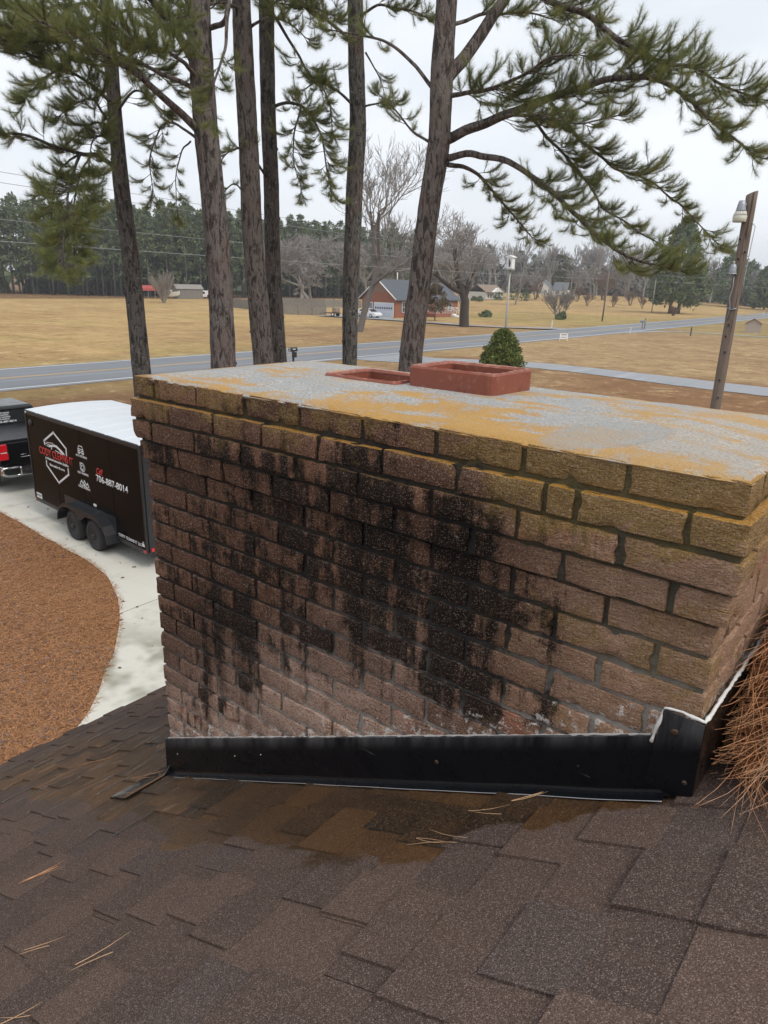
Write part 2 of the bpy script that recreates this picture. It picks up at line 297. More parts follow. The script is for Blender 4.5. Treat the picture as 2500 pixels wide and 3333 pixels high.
# ================================================================== CHIMNEY
CW, CDp, CP, BH, J = 1.74, 0.7086, 0.0677, 0.0572, 0.0115
PB = (CW + J)/8.5; BL = PB - J; HW = PB/2 - J
ZO = 1.25                                  # local z of the top of the fifth course
OV = {1: .012, 2: .026, 3: .0245, 4: .0136}
chimney = empty('chimney', (0, 0, 4.85 - ZO), 0, 'wide brown brick chimney with black soot stains and an orange lichened mortar crown', 'chimney')
def roof_z(x): return -1.211 + .49*x       # roof surface seen from the chimney frame (0 = top of fifth course)

def stain_masks(P, jit=None):
    x, y, z = xyz(P)
    hh = z - (x*.49) - (ZO - 1.06)          # height above the flashing's top edge
    st = nz(scaled(P, (7, 7, .8)), 1.0, 3, .5)*.5 + nz(scaled(P, (26, 26, 2.0)), 1.0, 5, .68)*.5
    big = nz(P, 3.2, 3, .5); blot = nz(P, 17, 5, .65, .4)
    core = ((x - 1.20).abs().smooth(.50, .10)) * (z - (ZO - .22)).abs().smooth(.60, .15)
    gw = x.smooth(-.45, .40) * x.smooth(1.58, 1.20) * hh.smooth(-.05, .34) * (z.smooth(ZO + .24, ZO + .06)*.62 + .38)
    s0 = gw*.42 + core*.30 + (st - .5)*2.7 + (blot - .5)*1.2 + (big - .5)*.5
    if jit is not None: s0 = s0 + (jit - .5)*.42
    soot = s0.smooth(.28, .62) * x.smooth(1.70, 1.44) * hh.smooth(-.04, .06)
    top = z.smooth(ZO + .02, ZO + .25); right = x.smooth(1.0, 1.62)
    lich = (top*.46 + right*.30 + (nz(P, 13, 5, .65, .6) - .5)*1.7 + (big - .5)*.7).smooth(.24, .58) * (top*.85 + right*z.smooth(ZO - .55, ZO - .1)*.75).sat()
    pale = hh.smooth(.52, .04) * x.smooth(1.45, .70) * ((st - .5)*-3.4 + (blot - .5)*2.6 + .96).sat()
    if jit is not None: pale = (pale + (jit - .5)*.45*pale.smooth(.02, .3)).sat()
    return x, y, z, hh, soot, lich, pale, right, top, gw

def brick_material():
    m, b = new_mat('weathered_brick'); P = coords('obj', chimney)
    r = objrand(); x, y, z, hh, soot, lich, pale, right, top, gw = stain_masks(P, r)
    fine = nz(P, 55, 4, .7); mid = nz(P, 14, 3, .6)
    c = mixc(r, (.105, .052, .036), (.37, .190, .118))
    c = mixc(right*.75, c, mixc(mid, (.33, .185, .120), (.64, .42, .28)))
    c = mixc((mid - .25)*.35, c, (.29, .19, .15))
    c = mixc(gw*.80, c, mixc((mid*.5 + r*.6).sat(), (.036, .017, .011), (.225, .108, .062)))
    c = mixc((pale*.85), c, mixc(mid, (.42, .255, .185), (.86, .63, .51)))
    c = mixc((r.smooth(.80, .86) * mid.smooth(.45, .62) * pale.mx(right))*.8, c, (.34, .085, .045))
    c = mixc((soot*.93), c, (.007, .0055, .005))
    olive = top*right
    c = mixc(lich*.75, c, mixc(fine, (.19, .120, .030), (.40, .265, .095)))
    up = normal_z().smooth(.35, .8)
    c = mixc(up*z.smooth(ZO + .10, ZO + .19)*.85, c, (.42, .21, .03))
    gr = vorcol(P, 500)
    c = mixc(gr.smooth(.82, .98)*(soot*-.2 + .5), c, (.58, .46, .38))
    c = mixc(gr.smooth(.26, .05)*(right*-.45 + .8), c, (.012, .008, .006))
    c = mixc((vor(P, 26)).smooth(.16, .08)*nz(P, 5, 2).smooth(.5, .62)*top*.8, c, (.40, .32, .16))
    c = mixc((hh.smooth(.16, .0)*.5 + (nz(P, 34, 5, .75) - .5)*2.2).smooth(.52, .66)*hh.smooth(.2, .1)*.85, c, (.72, .68, .64))
    crack = nz(scaled(P, (45, 45, 150)), 1, 3, .65, 1.2)
    c = mixc((crack - .5).abs().smooth(.018, .004)*.65, c, (.015, .012, .01))
    put(b.inputs['Base Color'], c)
    put(b.inputs['Roughness'], (fine*.4 + .48 + right*.1 - up*.25).sat())
    put(b.inputs['Specular IOR Level'], up*.35*right.op('SUBTRACT', 1.0).abs() + .13)
    bump(b, crack*.8 + fine*.7 + gr*.6, 1.0, .007)
    return m
def mortar_material():
    m, b = new_mat('mortar'); P = coords('obj', chimney)
    x, y, z, hh, soot, lich, pale, right, top, gw = stain_masks(P)
    n = nz(P, 70, 4, .7); mid = nz(P, 9, 3)
    c = mixc(n, (.008, .0065, .0055), (.050, .042, .034))
    c = mixc(right*.55, c, mixc(n, (.035, .034, .024), (.20, .18, .135)))
    c = mixc(pale.mx(hh.smooth(.32, .0)*mid.smooth(.3, .55)*.8), c, mixc(n, (.24, .215, .19), (.52, .49, .45)))
    c = mixc(soot*.75, c, (.016, .015, .016))
    c = mixc(lich*.5, c, (.13, .10, .03))
    put(b.inputs['Base Color'], c); put(b.inputs['Roughness'], (n*.4 + .4).sat()); b.inputs['Specular IOR Level'].default_value = .2; bump(b, n, .9, .006)
    return m
M_BRICK = brick_material(); M_MORT = mortar_material()

def rough_box(lx, ly, lz, seed, r=.0022, amp=.0014, step=.020, chip=.010):
    def ax(l):
        n = max(1, int(round((l-2*r)/step))); return [0, r*.5] + [r + (l-2*r)*i/n for i in range(n+1)] + [l-r*.5, l]
    A = [ax(lx), ax(ly), ax(lz)]; Ls = (lx, ly, lz); bm = bmesh.new(); sv = Vector((seed*3.1, seed*1.7, seed*2.3))
    def pt(p):
        c = Vector(min(max(p[i], r), Ls[i]-r) for i in range(3)); d = Vector(p) - c
        q = c + d.normalized()*r if d.length > 1e-9 else c
        m = Vector(min(p[i], Ls[i]-p[i]) for i in range(3)); s = sorted(m); e = max(0, 1 - s[1]/.016)
        n = noise.noise(Vector(p)*38 + sv)
        q = q + noise.noise_vector(Vector(p)*70 + sv)*amp + noise.noise_vector(Vector(p)*12 + sv)*amp*1.1
        if n > .12: q = q + (Vector((lx, ly, lz))*.5 - q).normalized()*((n-.12)*chip*2.2*e)
        return q
    for a in range(3):
        u, v = (a+1) % 3, (a+2) % 3
        for side in (0, 1):
            g = []
            for i in A[u]:
                row = []
                for j in A[v]:
                    p = [0, 0, 0]; p[a] = side*Ls[a]; p[u] = i; p[v] = j; row.append(bm.verts.new(pt(p)))
                g.append(row)
            for i in range(len(A[u])-1):
                for j in range(len(A[v])-1):
                    f = (g[i][j], g[i+1][j], g[i+1][j+1], g[i][j+1])
                    bm.faces.new(f if side else f[::-1])
    bmesh.ops.remove_doubles(bm, verts=bm.verts, dist=1e-5)
    me = bpy.data.meshes.new('brick'); bm.to_mesh(me); bm.free()
    me.polygons.foreach_set('use_smooth', [True]*len(me.polygons)); me.materials.append(M_BRICK); return me
_bcache = {}
def brick(x0, x1, y0, y1, zt, parent=chimney):
    key = (round(x1-x0, 3), round(y1-y0, 3)); v = RND.randrange(9)
    if (key, v) not in _bcache: _bcache[(key, v)] = rough_box(x1-x0, y1-y0, BH, len(_bcache)+1)
    o = bpy.data.objects.new('brick', _bcache[(key, v)]); COL.objects.link(o); o.parent = parent
    o.location = (x0 + RND.uniform(-.0015, .0015), y0 + RND.uniform(-.0022, .0022), zt - BH + ZO + RND.uniform(-.0014, .0014))
    o.rotation_euler = (RND.uniform(-.008, .008), RND.uniform(-.005, .005), RND.uniform(-.005, .005)); return o
hidden = MB()
for k in range(1, 22):
    zt = (5-k)*CP; o = OV.get(k, 0.0); odd = k % 2 == 1
    X0, X1, Y0, Y1 = -o, CW+o, -o, CDp+o
    xs = []                                # front pieces (x0, x1)
    if odd:
        n, p0 = 8, X0 + HW + J; pit = (X1 + J - p0)/n
        xs = [(p0+i*pit, p0+(i+1)*pit-J) for i in range(n)]
    else:
        p1 = X1 - HW; cut = k == 2; span = p1 - X0 - (.052 + J if cut else 0); pit = span/8; x = X0
        for i in range(8):
            if cut and i == 7: xs.append((x, x+.052)); x += .052 + J
            xs.append((x, x+pit-J)); x += pit
    for a, b in xs:
        if zt > roof_z(a) + .155 - .02: brick(a, b, Y0, Y0+HW, zt)
    ys = []
    if odd: p0 = Y0+HW+J; pit = (Y1+J-p0)/3; ys = [(p0+i*pit, p0+(i+1)*pit-J) for i in range(3)]
    else: pit = (Y1-HW-Y0)/3; ys = [(Y0+i*pit, Y0+(i+1)*pit-J) for i in range(3)]
    if zt > roof_z(CW) + .10:
        for a, b in ys: brick(X1-HW, X1, a, b, zt)
    # left corner: end of the left side's bricks shows on the front when odd
    if odd: brick(X0, X0+HW, Y0, Y0+BL, zt); rest = Y0+BL+J
    else: rest = Y0+HW+J
    y = rest
    while y < Y1-.05:                      # remaining left side and back rows: never in view
        e = min(y+BL, Y1); hidden.box(X0, X0+HW, y, e, zt-BH+ZO, zt+ZO); y = e+J
    x = X0+HW+J
    while x < X1-HW-J-.03:
        e = min(x+BL, X1-HW-J)
        if zt > roof_z(x)-.1: hidden.box(x, e, Y1-HW, Y1, zt-BH+ZO, zt+ZO)
        x = e+J
    if not odd and zt > roof_z(CW)-.1: hidden.box(X1-HW, X1, Y1-HW, Y1, zt-BH+ZO, zt+ZO)
tag(hidden.build('brickwork', M_BRICK, chimney, bevel=.003), kind='stuff')

# mortar behind the bricks
mc = MB()
def core(o, z0, z1, rec=.0078):
    step = .016
    x0, x1, y0, y1 = -o+rec, CW+o-rec, -o+rec, CDp+o-rec
    nx, nyy, nzz = int((x1-x0)/step), int((y1-y0)/step), max(2, int((z1-z0)/step))
    def q(x, y, z): return Vector((x, y, z+ZO)) + noise.noise_vector(Vector((x, y, z))*55)*.0022 + noise.noise_vector(Vector((x, y, z))*17)*.0016
    for (na, fn) in ((nx, lambda i, k: q(x0+(x1-x0)*i/nx, y0, z0+(z1-z0)*k/nzz)), (nyy, lambda i, k: q(x1, y0+(y1-y0)*i/nyy, z0+(z1-z0)*k/nzz)),
                     (nx, lambda i, k: q(x1-(x1-x0)*i/nx, y1, z0+(z1-z0)*k/nzz)), (nyy, lambda i, k: q(x0, y1-(y1-y0)*i/nyy, z0+(z1-z0)*k/nzz))):
        vs = [fn(i, k) for k in range(nzz+1) for i in range(na+1)]
        mc.add(vs, [(k*(na+1)+i, k*(na+1)+i+1, (k+1)*(na+1)+i+1, (k+1)*(na+1)+i) for k in range(nzz) for i in range(na)])
    for z in (z0, z1): mc.add([(x0, y0, z+ZO), (x1, y0, z+ZO), (x1, y1, z+ZO), (x0, y1, z+ZO)], [(0, 1, 2, 3)])
mc.smooth = True
core(0, -ZO+.02, .006); core(OV[4], CP-BH-.001, CP+.006); core(OV[3], 2*CP-BH-.001, 3*CP-.002); core(OV[1], 3*CP-.014, 4*CP-.004, .006)
mc.build('mortar', M_MORT, chimney)

# crown
def crown_material():
    m, b = new_mat('mortar_crown'); P = coords('obj', chimney); x, y, z = xyz(P)
    n = nz(P, 170, 4, .75); mid = nz(P, 7, 5, .62, .5); big = nz(scaled(P, (1.6, 2.8, 1)), 1.6, 4, .6, .4)
    c = mixc(n.smooth(.28, .72), (.17, .165, .155), (.60, .595, .58))
    c = mixc(mid.smooth(.58, .40)*.45, c, (.31, .325, .325))
    st = nz(scaled(P, (2.2, 7.5, 2), (0, 0, 0), (0, 0, .45)), 1.7, 6, .68, .6)
    rim = (y.smooth(.14, -.01)*.17).mx(x.smooth(.14, .0)*.14) + x.smooth(.65, 1.35)*.05
    far = (x - .42).abs().smooth(.25, .02)*(y - .28).abs().smooth(.20, .03)*.10
    patch = (y - .11 - (x - .9)*-.12).abs().smooth(.19, .04)*(x - .98).abs().smooth(.36, .12)*.17
    bk = (y - .44).abs().smooth(.26, .05)*(x - 1.32).abs().smooth(.42, .12)*.05
    gran = nz(P, 60, 4, .75)
    om = ((st - .5)*1.15 + (mid - .5)*.8 + (gran - .5)*.2 + rim + far + patch + bk)
    org = (om.smooth(-.06, .34)*1.5 + (gran - .5)*1.7 + (n - .5)*.9 - .30).sat()
    c = mixc(org*.90, c, mixc(mid, (.38, .185, .022), (.56, .32, .065)))
    c = mixc(x.smooth(1.2, 1.7)*.28, c, (.50, .37, .23))
    c = mixc(nz(P, 420, 2, .7).smooth(.62, .72)*.45, c, (.80, .78, .72))
    c = mixc(nz(P, 330, 2, .7).smooth(.36, .28)*.5, c, (.14, .13, .11))
    wx, wy = (x - 1.455)*1.0, (y - .13)
    d = ((wx*.82 - wy*.42)*(wx*.82 - wy*.42)*150.0 + (wx*.42 + wy*.82)*(wx*.42 + wy*.82)*52.0) + (nz(P, 16, 5, .7) - .5)*1.1
    wet = d.smooth(1.15, .80)
    c = mixc(wet*.55, c, mixc(n, (.22, .225, .22), (.40, .40, .39)))
    edge = (d - .95).abs().smooth(.25, .02)*wx.smooth(.0, .07)*.45
    c = mixc(edge*nz(scaled(P, (14, 60, 14), (0, 0, 0), (0, 0, .5)), 1, 3).smooth(.45, .6)*.8, c, (.40, .24, .08))
    put(b.inputs['Base Color'], c); put(b.inputs['Roughness'], (wet*-.22 + .62 + n*.2).sat())
    b.inputs['Specular IOR Level'].default_value = .35
    bump(b, n*1.0 + mid*.6 + edge*.8 + nz(P, 90, 3)*.6, 1.0, .005)
    return m
M_CROWN = crown_material()
FL_R = (.782, 1.060, .338, .548); FL_L = (.482, .760, .312, .522)
def lin(a, b, n): return [a + (b-a)*i/n for i in range(n+1)]
o1 = OV[1]
xs = lin(-o1, FL_L[0]+.02, 30) + lin(FL_L[0]+.02, FL_L[1]-.02, 14)[1:] + lin(FL_L[1]-.02, FL_R[0]+.02, 4)[1:] + lin(FL_R[0]+.02, FL_R[1]-.02, 14)[1:] + lin(FL_R[1]-.02, CW+o1, 40)[1:]
ys = lin(-o1, FL_L[2]+.02, 22) + lin(FL_L[2]+.02, FL_R[2]+.02, 3)[1:] + lin(FL_R[2]+.02, FL_L[3]-.02, 10)[1:] + lin(FL_L[3]-.02, FL_R[3]-.02, 3)[1:] + lin(FL_R[3]-.02, CDp+o1, 10)[1:]
def crown_h(x, y):
    e = min(x+o1, CW+o1-x, y+o1, CDp+o1-y); t = min(1, max(0, e/.26)); t = t*t*(3-2*t)
    rnd = -.010*max(0, 1 - e/.022)**2 - .012*max(0, 1-(x+o1)/.10)**2
    return 4*CP + .006 + .017*t + rnd + noise.noise(Vector((x, y, 0))*9)*.0016 + noise.noise(Vector((x, y, 3))*45)*.0008
cm = MB(); cm.smooth = True; nxx = len(xs)
vs = []
for y in ys:
    for x in xs:
        jx = noise.noise(Vector((x*30, y*30, 9)))*.0022 if x in (xs[0], xs[-1]) or y in (ys[0], ys[-1]) else 0
        vs.append((x + (jx if x in (xs[0], xs[-1]) else 0), y + (jx if y in (ys[0], ys[-1]) else 0), crown_h(x, y)+ZO))
fs = []
def inside(x, y, F): return F[0]+.02-1e-6 <= x <= F[1]-.02+1e-6 and F[2]+.02-1e-6 <= y <= F[3]-.02+1e-6
for j in range(len(ys)-1):
    for i in range(nxx-1):
        cxm, cym = (xs[i]+xs[i+1])/2, (ys[j]+ys[j+1])/2
        if inside(cxm, cym, FL_L) or inside(cxm, cym, FL_R): continue
        fs.append((j*nxx+i, j*nxx+i+1, (j+1)*nxx+i+1, (j+1)*nxx+i))
cm.add(vs, fs)
bd = [j0 for j0 in range(nxx)] + [j*nxx+nxx-1 for j in range(1, len(ys))] + [(len(ys)-1)*nxx+i for i in range(nxx-2, -1, -1)] + [j*nxx for j in range(len(ys)-2, 0, -1)]
sk = [Vector(vs[i]) for i in bd]
low = [Vector((p.x + (.004 if p.x < .5 else -.004), p.y + (.004 if p.y < .3 else -.004), 4*CP - .010 + ZO + noise.noise(p*40)*.004)) for p in sk]
n = len(sk); cm.add(sk+low, [(i, n+i, n+(i+1) % n, (i+1) % n) for i in range(n)])
cm.build('mortar_crown', M_CROWN, chimney, recalc=False)

def flue_material():
    m, b = new_mat('red_clay'); P = coords('obj', chimney); x, y, z = xyz(P)
    n = nz(P, 60, 4, .65); mid = nz(P, 12, 3)
    c = mixc(mid, (.185, .052, .031), (.275, .076, .043))
    c = mixc(n.smooth(.55, .72)*.45, c, (.36, .17, .12))
    c = mixc(nz(P, 25, 4).smooth(.62, .70)*.5, c, (.10, .035, .025))
    up = normal_z().smooth(.5, .9)
    c = mixc(up*n.smooth(.38, .55)*.7, c, (.42, .22, .17))
    put(b.inputs['Base Color'], c); put(b.inputs['Roughness'], n*.3 + .38)
    bump(b, n*.8 + mid + nz(scaled(P, (40, 40, 8)), 1, 2)*.4, .6, .0018); return m
M_FLUE = flue_material()
def flue(F, top, seed, lab):
    mb = MB()
    def loop(ins, z, rr, rough=0):
        x0, x1, y0, y1 = F[0]+ins, F[1]-ins, F[2]+ins, F[3]-ins; rr *= .62; pts = []
        for cx_, cy_, a0 in ((x1-rr, y0+rr, -90), (x1-rr, y1-rr, 0), (x0+rr, y1-rr, 90), (x0+rr, y0+rr, 180)):
            for k in range(7):
                a = R(a0+15*k); pts.append(Vector((cx_+rr*math.cos(a), cy_+rr*math.sin(a), z)))
        out = []
        for i, p in enumerate(pts):
            q = pts[(i+1) % len(pts)]; m = max(1, int((q-p).length/.014))
            out += [p.lerp(q, t/m) for t in range(m)]
        return [Vector((p.x, p.y, p.z)) + noise.noise_vector(p*30 + Vector((seed, 0, 0)))*.0007 + Vector((0, 0, noise.noise(p*55 + Vector((0, seed, 0)))*rough)) for p in out]
    zt = top + ZO
    rings = [loop(0, zt-.20, .03), loop(0, zt-.03, .03), loop(0, zt-.006, .03, .0015), loop(.0035, zt, .028, .0028), loop(.014, zt-.001, .018, .003), loop(.0185, zt-.007, .016, .001), loop(.019, zt-.05, .016), loop(.019, zt-.45, .016)]
    m = min(len(r) for r in rings)
    rs = []
    for r in rings:                          # resample to one count
        L = [0]
        for i in range(len(r)): L.append(L[-1] + (r[(i+1) % len(r)]-r[i]).length)
        o = []
        for k in range(96):
            s = L[-1]*k/96; i = max(i for i in range(len(r)) if L[i] <= s+1e-9); o.append(r[i].lerp(r[(i+1) % len(r)], (s-L[i])/(L[i+1]-L[i])))
        rs.append(o)
    vs = [p for r in rs for p in r]
    fs = [(a*96+k, a*96+(k+1) % 96, (a+1)*96+(k+1) % 96, (a+1)*96+k) for a in range(len(rs)-1) for k in range(96)]
    fs.append(tuple((len(rs)-1)*96+k for k in range(96)))
    mb.add(vs, fs); o = mb.build('flue_liner', M_FLUE, chimney); o['label'] = lab
flue(FL_R, 4*CP+.023+.056, 1, 'taller red clay flue rim standing above the crown')
flue(FL_L, 4*CP+.023+.008, 5, 'low red clay flue rim nearly flush with the crown')

# metal flashing
def flash_material():
    m, b = new_mat('black_flashing'); P = coords('obj', chimney); x, y, z = xyz(P)
    n = nz(P, 14, 4); d = z - x*.49 - (ZO - 1.211)
    c = mixc(n, (.0035, .004, .0055), (.0075, .008, .0105))
    dust = d.smooth(.105, .165)*nz(scaled(P, (11, 11, 2)), 1, 5, .7).smooth(.30, .72)
    c = mixc(dust*.75, c, (.14, .14, .145))
    scr = nz(scaled(P, (9, 9, 130), (0, 0, 0), (0, .25, 0)), 1, 2).smooth(.70, .74)*nz(P, 6, 2).smooth(.52, .66)
    c = mixc(scr*.6, c, (.20, .20, .21))
    sp = vor(P, 34).smooth(.07, .03)*vorcol(P, 34).smooth(.90, .94)
    c = mixc(sp*.8, c, (.38, .38, .40))
    put(b.inputs['Base Color'], c); b.inputs['Specular IOR Level'].default_value = .22; put(b.inputs['Roughness'], (dust*.3 + n*.16 + .20).sat()); bump(b, nz(P, 5, 2), .10, .004); return m
M_FLASH = flash_material()
M_CAULK = simple('white_sealant', (.70, .70, .68), .5, var=.12, vscale=30, bmp=.5, bscale=120)
M_GREYCAULK = simple('grey_sealant', (.42, .40, .38), .55, var=.35, vscale=25, bmp=.6, bscale=90)
M_NAIL = simple('rusty_nail', (.10, .065, .05), .45, metal=.6)
M_EDGE = simple('bare_metal_edge', (.55, .55, .56), .3, metal=.9)
fm = MB(); fm.smooth = False
N = 60; prof = [(-.0030, .163), (-.0060, .160), (-.0075, .022), (-.010, .016), (-.017, .013), (-.030, .010), (-.0305, .0075), (-.017, .0095)]
vs = []
for i in range(N+1):
    x = -.020 + (1.705+.020)*i/N
    for (yy, h) in prof:
        w = noise.noise(Vector((x*3.2, h*20, 1)))*.0016
        top = 1 if h > .1 else 0
        vs.append((x, yy + w, roof_z(x) + h + ZO + top*(-.010*x + noise.noise(Vector((x*5, 0, 2)))*.0008) + (0 if top else noise.noise(Vector((x*6, 5, 2)))*.002)))
K = len(prof)
fm.add(vs, [(i*K+k, (i+1)*K+k, (i+1)*K+k+1, i*K+k+1) for i in range(N) for k in range(K-1)])
fl = fm.build('front_flashing', M_FLASH, chimney); so = fl.modifiers.new('solid', 'SOLIDIFY'); so.thickness = .0012; so.offset = 0
# hemmed lower lip catches light
ed = MB(); ed.tube([(x, -.0312 + noise.noise(Vector((x*3.2, .2, 1)))*.0016, roof_z(x)+.0092+ZO + noise.noise(Vector((x*6, 5, 2)))*.002) for x in lin(-.022, 1.706, 60)], .0011, 5)
ed.build('flashing_hem', M_EDGE, chimney)
# corner piece wrapping onto the upslope side
cp = MB(); t = .0022
def sheet(mb, quad, th):
    a, b, c, d = [Vector(q) for q in quad]; nn = (b-a).cross(d-a).normalized()*th
    vs = [a, b, c, d, a+nn, b+nn, c+nn, d+nn]; mb.add(vs, [(0, 3, 2, 1), (4, 5, 6, 7), (0, 1, 5, 4), (1, 2, 6, 5), (2, 3, 7, 6), (3, 0, 4, 7)])
xr = CW + .011
sheet(cp, [(1.664, -.0105, -.352+ZO), (xr, -.0115, -.364+ZO), (xr, -.0105, -.186+ZO), (1.676, -.0085, -.183+ZO)], t)
cp.build('corner_flashing', M_FLASH, chimney, bevel=.0008)
sf = MB()
sheet(sf, [(xr-.0005, -.0115, -.364+ZO), (xr-.0005, CDp+.012, -.364+ZO), (xr-.0035, CDp+.012, -.205+ZO), (xr-.0005, -.0105, -.186+ZO)], t)
M_FLASHB = simple('brown_flashing', (.017, .011, .009), .28, var=.5, vscale=12, bmp=.1, bscale=20)
sf.build('side_flashing', M_FLASHB, chimney, bevel=.0008)
# sealant beads
def bead(pts, r, mat, name, seed):
    mb = MB(); P = []
    for a, b in zip(pts[:-1], pts[1:]):
        a, b = Vector(a), Vector(b); n = max(2, int((b-a).length/.008)); P += [a.lerp(b, i/n) for i in range(n)]
    P.append(Vector(pts[-1]))
    Q = [p + noise.noise_vector(p*45 + Vector((seed, 0, 0)))*.0018 for p in P]
    mb.tube(Q, [max(.0012, r*(1 + .75*noise.noise(p*60 + Vector((0, seed, 0))))) for p in P], 6); mb.build(name, mat, chimney)
bead([(1.664, -.010, -.262+ZO), (1.671, -.010, -.215+ZO), (1.678, -.008, -.181+ZO), (1.71, -.006, -.178+ZO), (CW+.008, -.010, -.180+ZO)], .0030, M_CAULK, 'sealant_bead', 1)
bead([(CW+.010, -.010, -.181+ZO), (CW+.010, .25, -.188+ZO), (CW+.008, CDp+.01, -.200+ZO)], .0040, M_CAULK, 'sealant_bead', 2)
bead([(x, -.001, roof_z(x)+.162-.010*x+ZO) for x in lin(.0, 1.66, 20)], .0030, M_GREYCAULK, 'sealant_bead', 3)
for (x, z, r) in ((1.178, -.555, .0060), (1.703, -.222, .0075), (1.735, -.318, .0050), (.06, -1.085, .003), (.39, -.93, .003), (.52, -.86, .0025)):
    nb = MB(); nb.lathe([(r*.2, 0), (r, .0005), (r*.95, .0018), (r*.5, .0026)], 12, Matrix.Translation((x, -.0085 if x < 1.6 else -.0118, z+ZO)) @ Matrix.Rotation(R(90), 4, 'X'))
    nb.build('nail_head', M_NAIL if x > 1 else M_EDGE, chimney)
# apron flashing poking out past the downslope corner
ap = MB(); vs = []
N = 24
for i in range(N+1):
    y = -.19 + (.75+.19)*i/N
    for x, h in ((-.118, .004), (-.112, .012), (-.030, .013), (-.004, .016), (-.002, .06 if y > .0 else .017)):
        vs.append((x, y, roof_z(x) + h + ZO + noise.noise(Vector((x*9, y*7, 4)))*.002))
ap.add(vs, [(i*5+k, (i+1)*5+k, (i+1)*5+k+1, i*5+k+1) for i in range(N) for k in range(4)])
M_WETMETAL = simple('wet_black_metal', (.020, .022, .022), .13, var=.4, vscale=14, spec=1.0, coat=.6, bmp=.25, bscale=16, bdist=.006)
apo = ap.build('apron_flashing', M_WETMETAL, chimney); so = apo.modifiers.new('solid', 'SOLIDIFY'); so.thickness = .0015
# ================================================================== HOUSE ROOF UNDER THE CHIMNEY
RW = 4.85 - 1.211                      # world z of the roof surface at x = 0, y = 0
EAVE, RIDGE, RY0, RY1 = -1.70, 4.2, -5.0, 2.45
CS = 1/math.sqrt(1+.49**2); SN = .49*CS
house = empty('house', (0, 0, 0), 0, 'house whose brown laminated shingle roof fills the foreground', 'house')
def shingle_material():
    m, b = new_mat('asphalt_shingle'); P = coords('pos'); x, y, z = xyz(P)
    r = objrand()
    tone = nz(scaled(P, (1, 1, 1)), 1.7, 3, .5)
    c = mixc(r, (.100, .072, .062), (.150, .100, .082))
    c = mixc(r.smooth(.62, .66)*.5, c, (.160, .108, .086)); c = mixc(r.smooth(.86, .9)*.6, c, (.078, .072, .072))
    c = mixc((tone - .3)*.5, c, (.100, .074, .066))
    zone = nz(scaled(P, (3.0, 9, 3)), 1.5, 3, .5)
    c = mixc(zone.smooth(.54, .64)*.22, c, (.16, .11, .08))
    # wet run-off below and beside the chimney
    wn = (nz(P, 3.5, 4, .6) - .5)*.30
    edge = (y + wn + (x - .6).mx(0.0)*-.10 + x.smooth(1.15, 1.75)*-.24) - (x.smooth(-1.2, .9)*-.17 - .19)
    edge = edge + (r - .5)*.07
    wet = edge.smooth(-.008, .016)*x.smooth(1.78, 1.66)*x.smooth(-1.75, -1.2)
    wet = wet*(y + wn).smooth(.60, .22)
    wet = wet.mx((edge + .09).smooth(-.01, .03)*(x - 1.12).abs().smooth(.10, .05)*.9)
    g = vorcol(P, 640); g2 = vorcol(P, 760)
    c = mixc(wet*.93, c, mixc((r*1.1 + (zone - .5)*1.2).sat(), (.015, .0072, .004), (.110, .048, .014)))
    c = mixc(g.smooth(.74, .98)*.8, c, mixc(wet, (.36, .27, .23), (.27, .16, .06)))
    c = mixc(g2.smooth(.36, .05)*.62, c, (.010, .008, .008))
    c = mixc(vorcol(P, 560).smooth(.965, .99)*.4, c, (.42, .36, .33))
    put(b.inputs['Base Color'], c)
    film = wet*nz(scaled(P, (26, 7, 26)), 1, 3).smooth(.50, .66)*x.smooth(.9, .0)
    put(b.inputs['Roughness'], (wet*-.42 - film*.30 + .80 + (g - .5)*.25).op('MAXIMUM', .06))
    put(b.inputs['Specular IOR Level'], wet*.38 + film*.4 + .08)
    h = (g*.8 + g2*.6)*(film*-.75 + 1.0)
    bump(b, h, 1.0, .004); return m
M_SHING = shingle_material()
EX = .1365
def rp(s, y, h):                         # slope distance from eave, across, height above the roof surface
    return Vector((EAVE + s*CS - h*SN, y, RW + .49*EAVE + s*SN + h*CS))
def wedge(mb, s0, s1, y0, y1, h0, h1, th, jag=0.0, seed=0):
    n = max(2, int((y1-y0)/.045)) if jag else 1
    vs = []
    for i in range(n+1):
        y = y0 + (y1-y0)*i/n; j = noise.noise(Vector((y*21, s0*7, seed)))*jag; k = noise.noise(Vector((y*6, s0*5, seed+3)))*jag*.35
        vs += [rp(s0+j, y, h0-th), rp(s0+j, y, h0+k), rp(s1, y, h1+k*.5), rp(s1, y, h1-th)]
    fs = []
    for i in range(n):
        a = i*4; b = a+4
        fs += [(a, b, b+1, a+1), (a+1, b+1, b+2, a+2), (a+2, b+2, b+3, a+3)]
    fs += [(0, 1, 2, 3), (n*4+3, n*4+2, n*4+1, n*4)]
    mb.add(vs, fs)
rest = MB(); ncourse = int((RIDGE-EAVE)/CS/EX)
rr = random.Random(21); cnt = 0
def in_view(x, y):
    lim = -.97 + .36*max(0, x-1.0) if x > .5 else (-.25 - .55*(x+1)/1.5 - .12)
    return -1.75 < x < 2.35 and lim - .12 < y < (1.25 if x < .1 else .25 if x < 1.7 else .75)
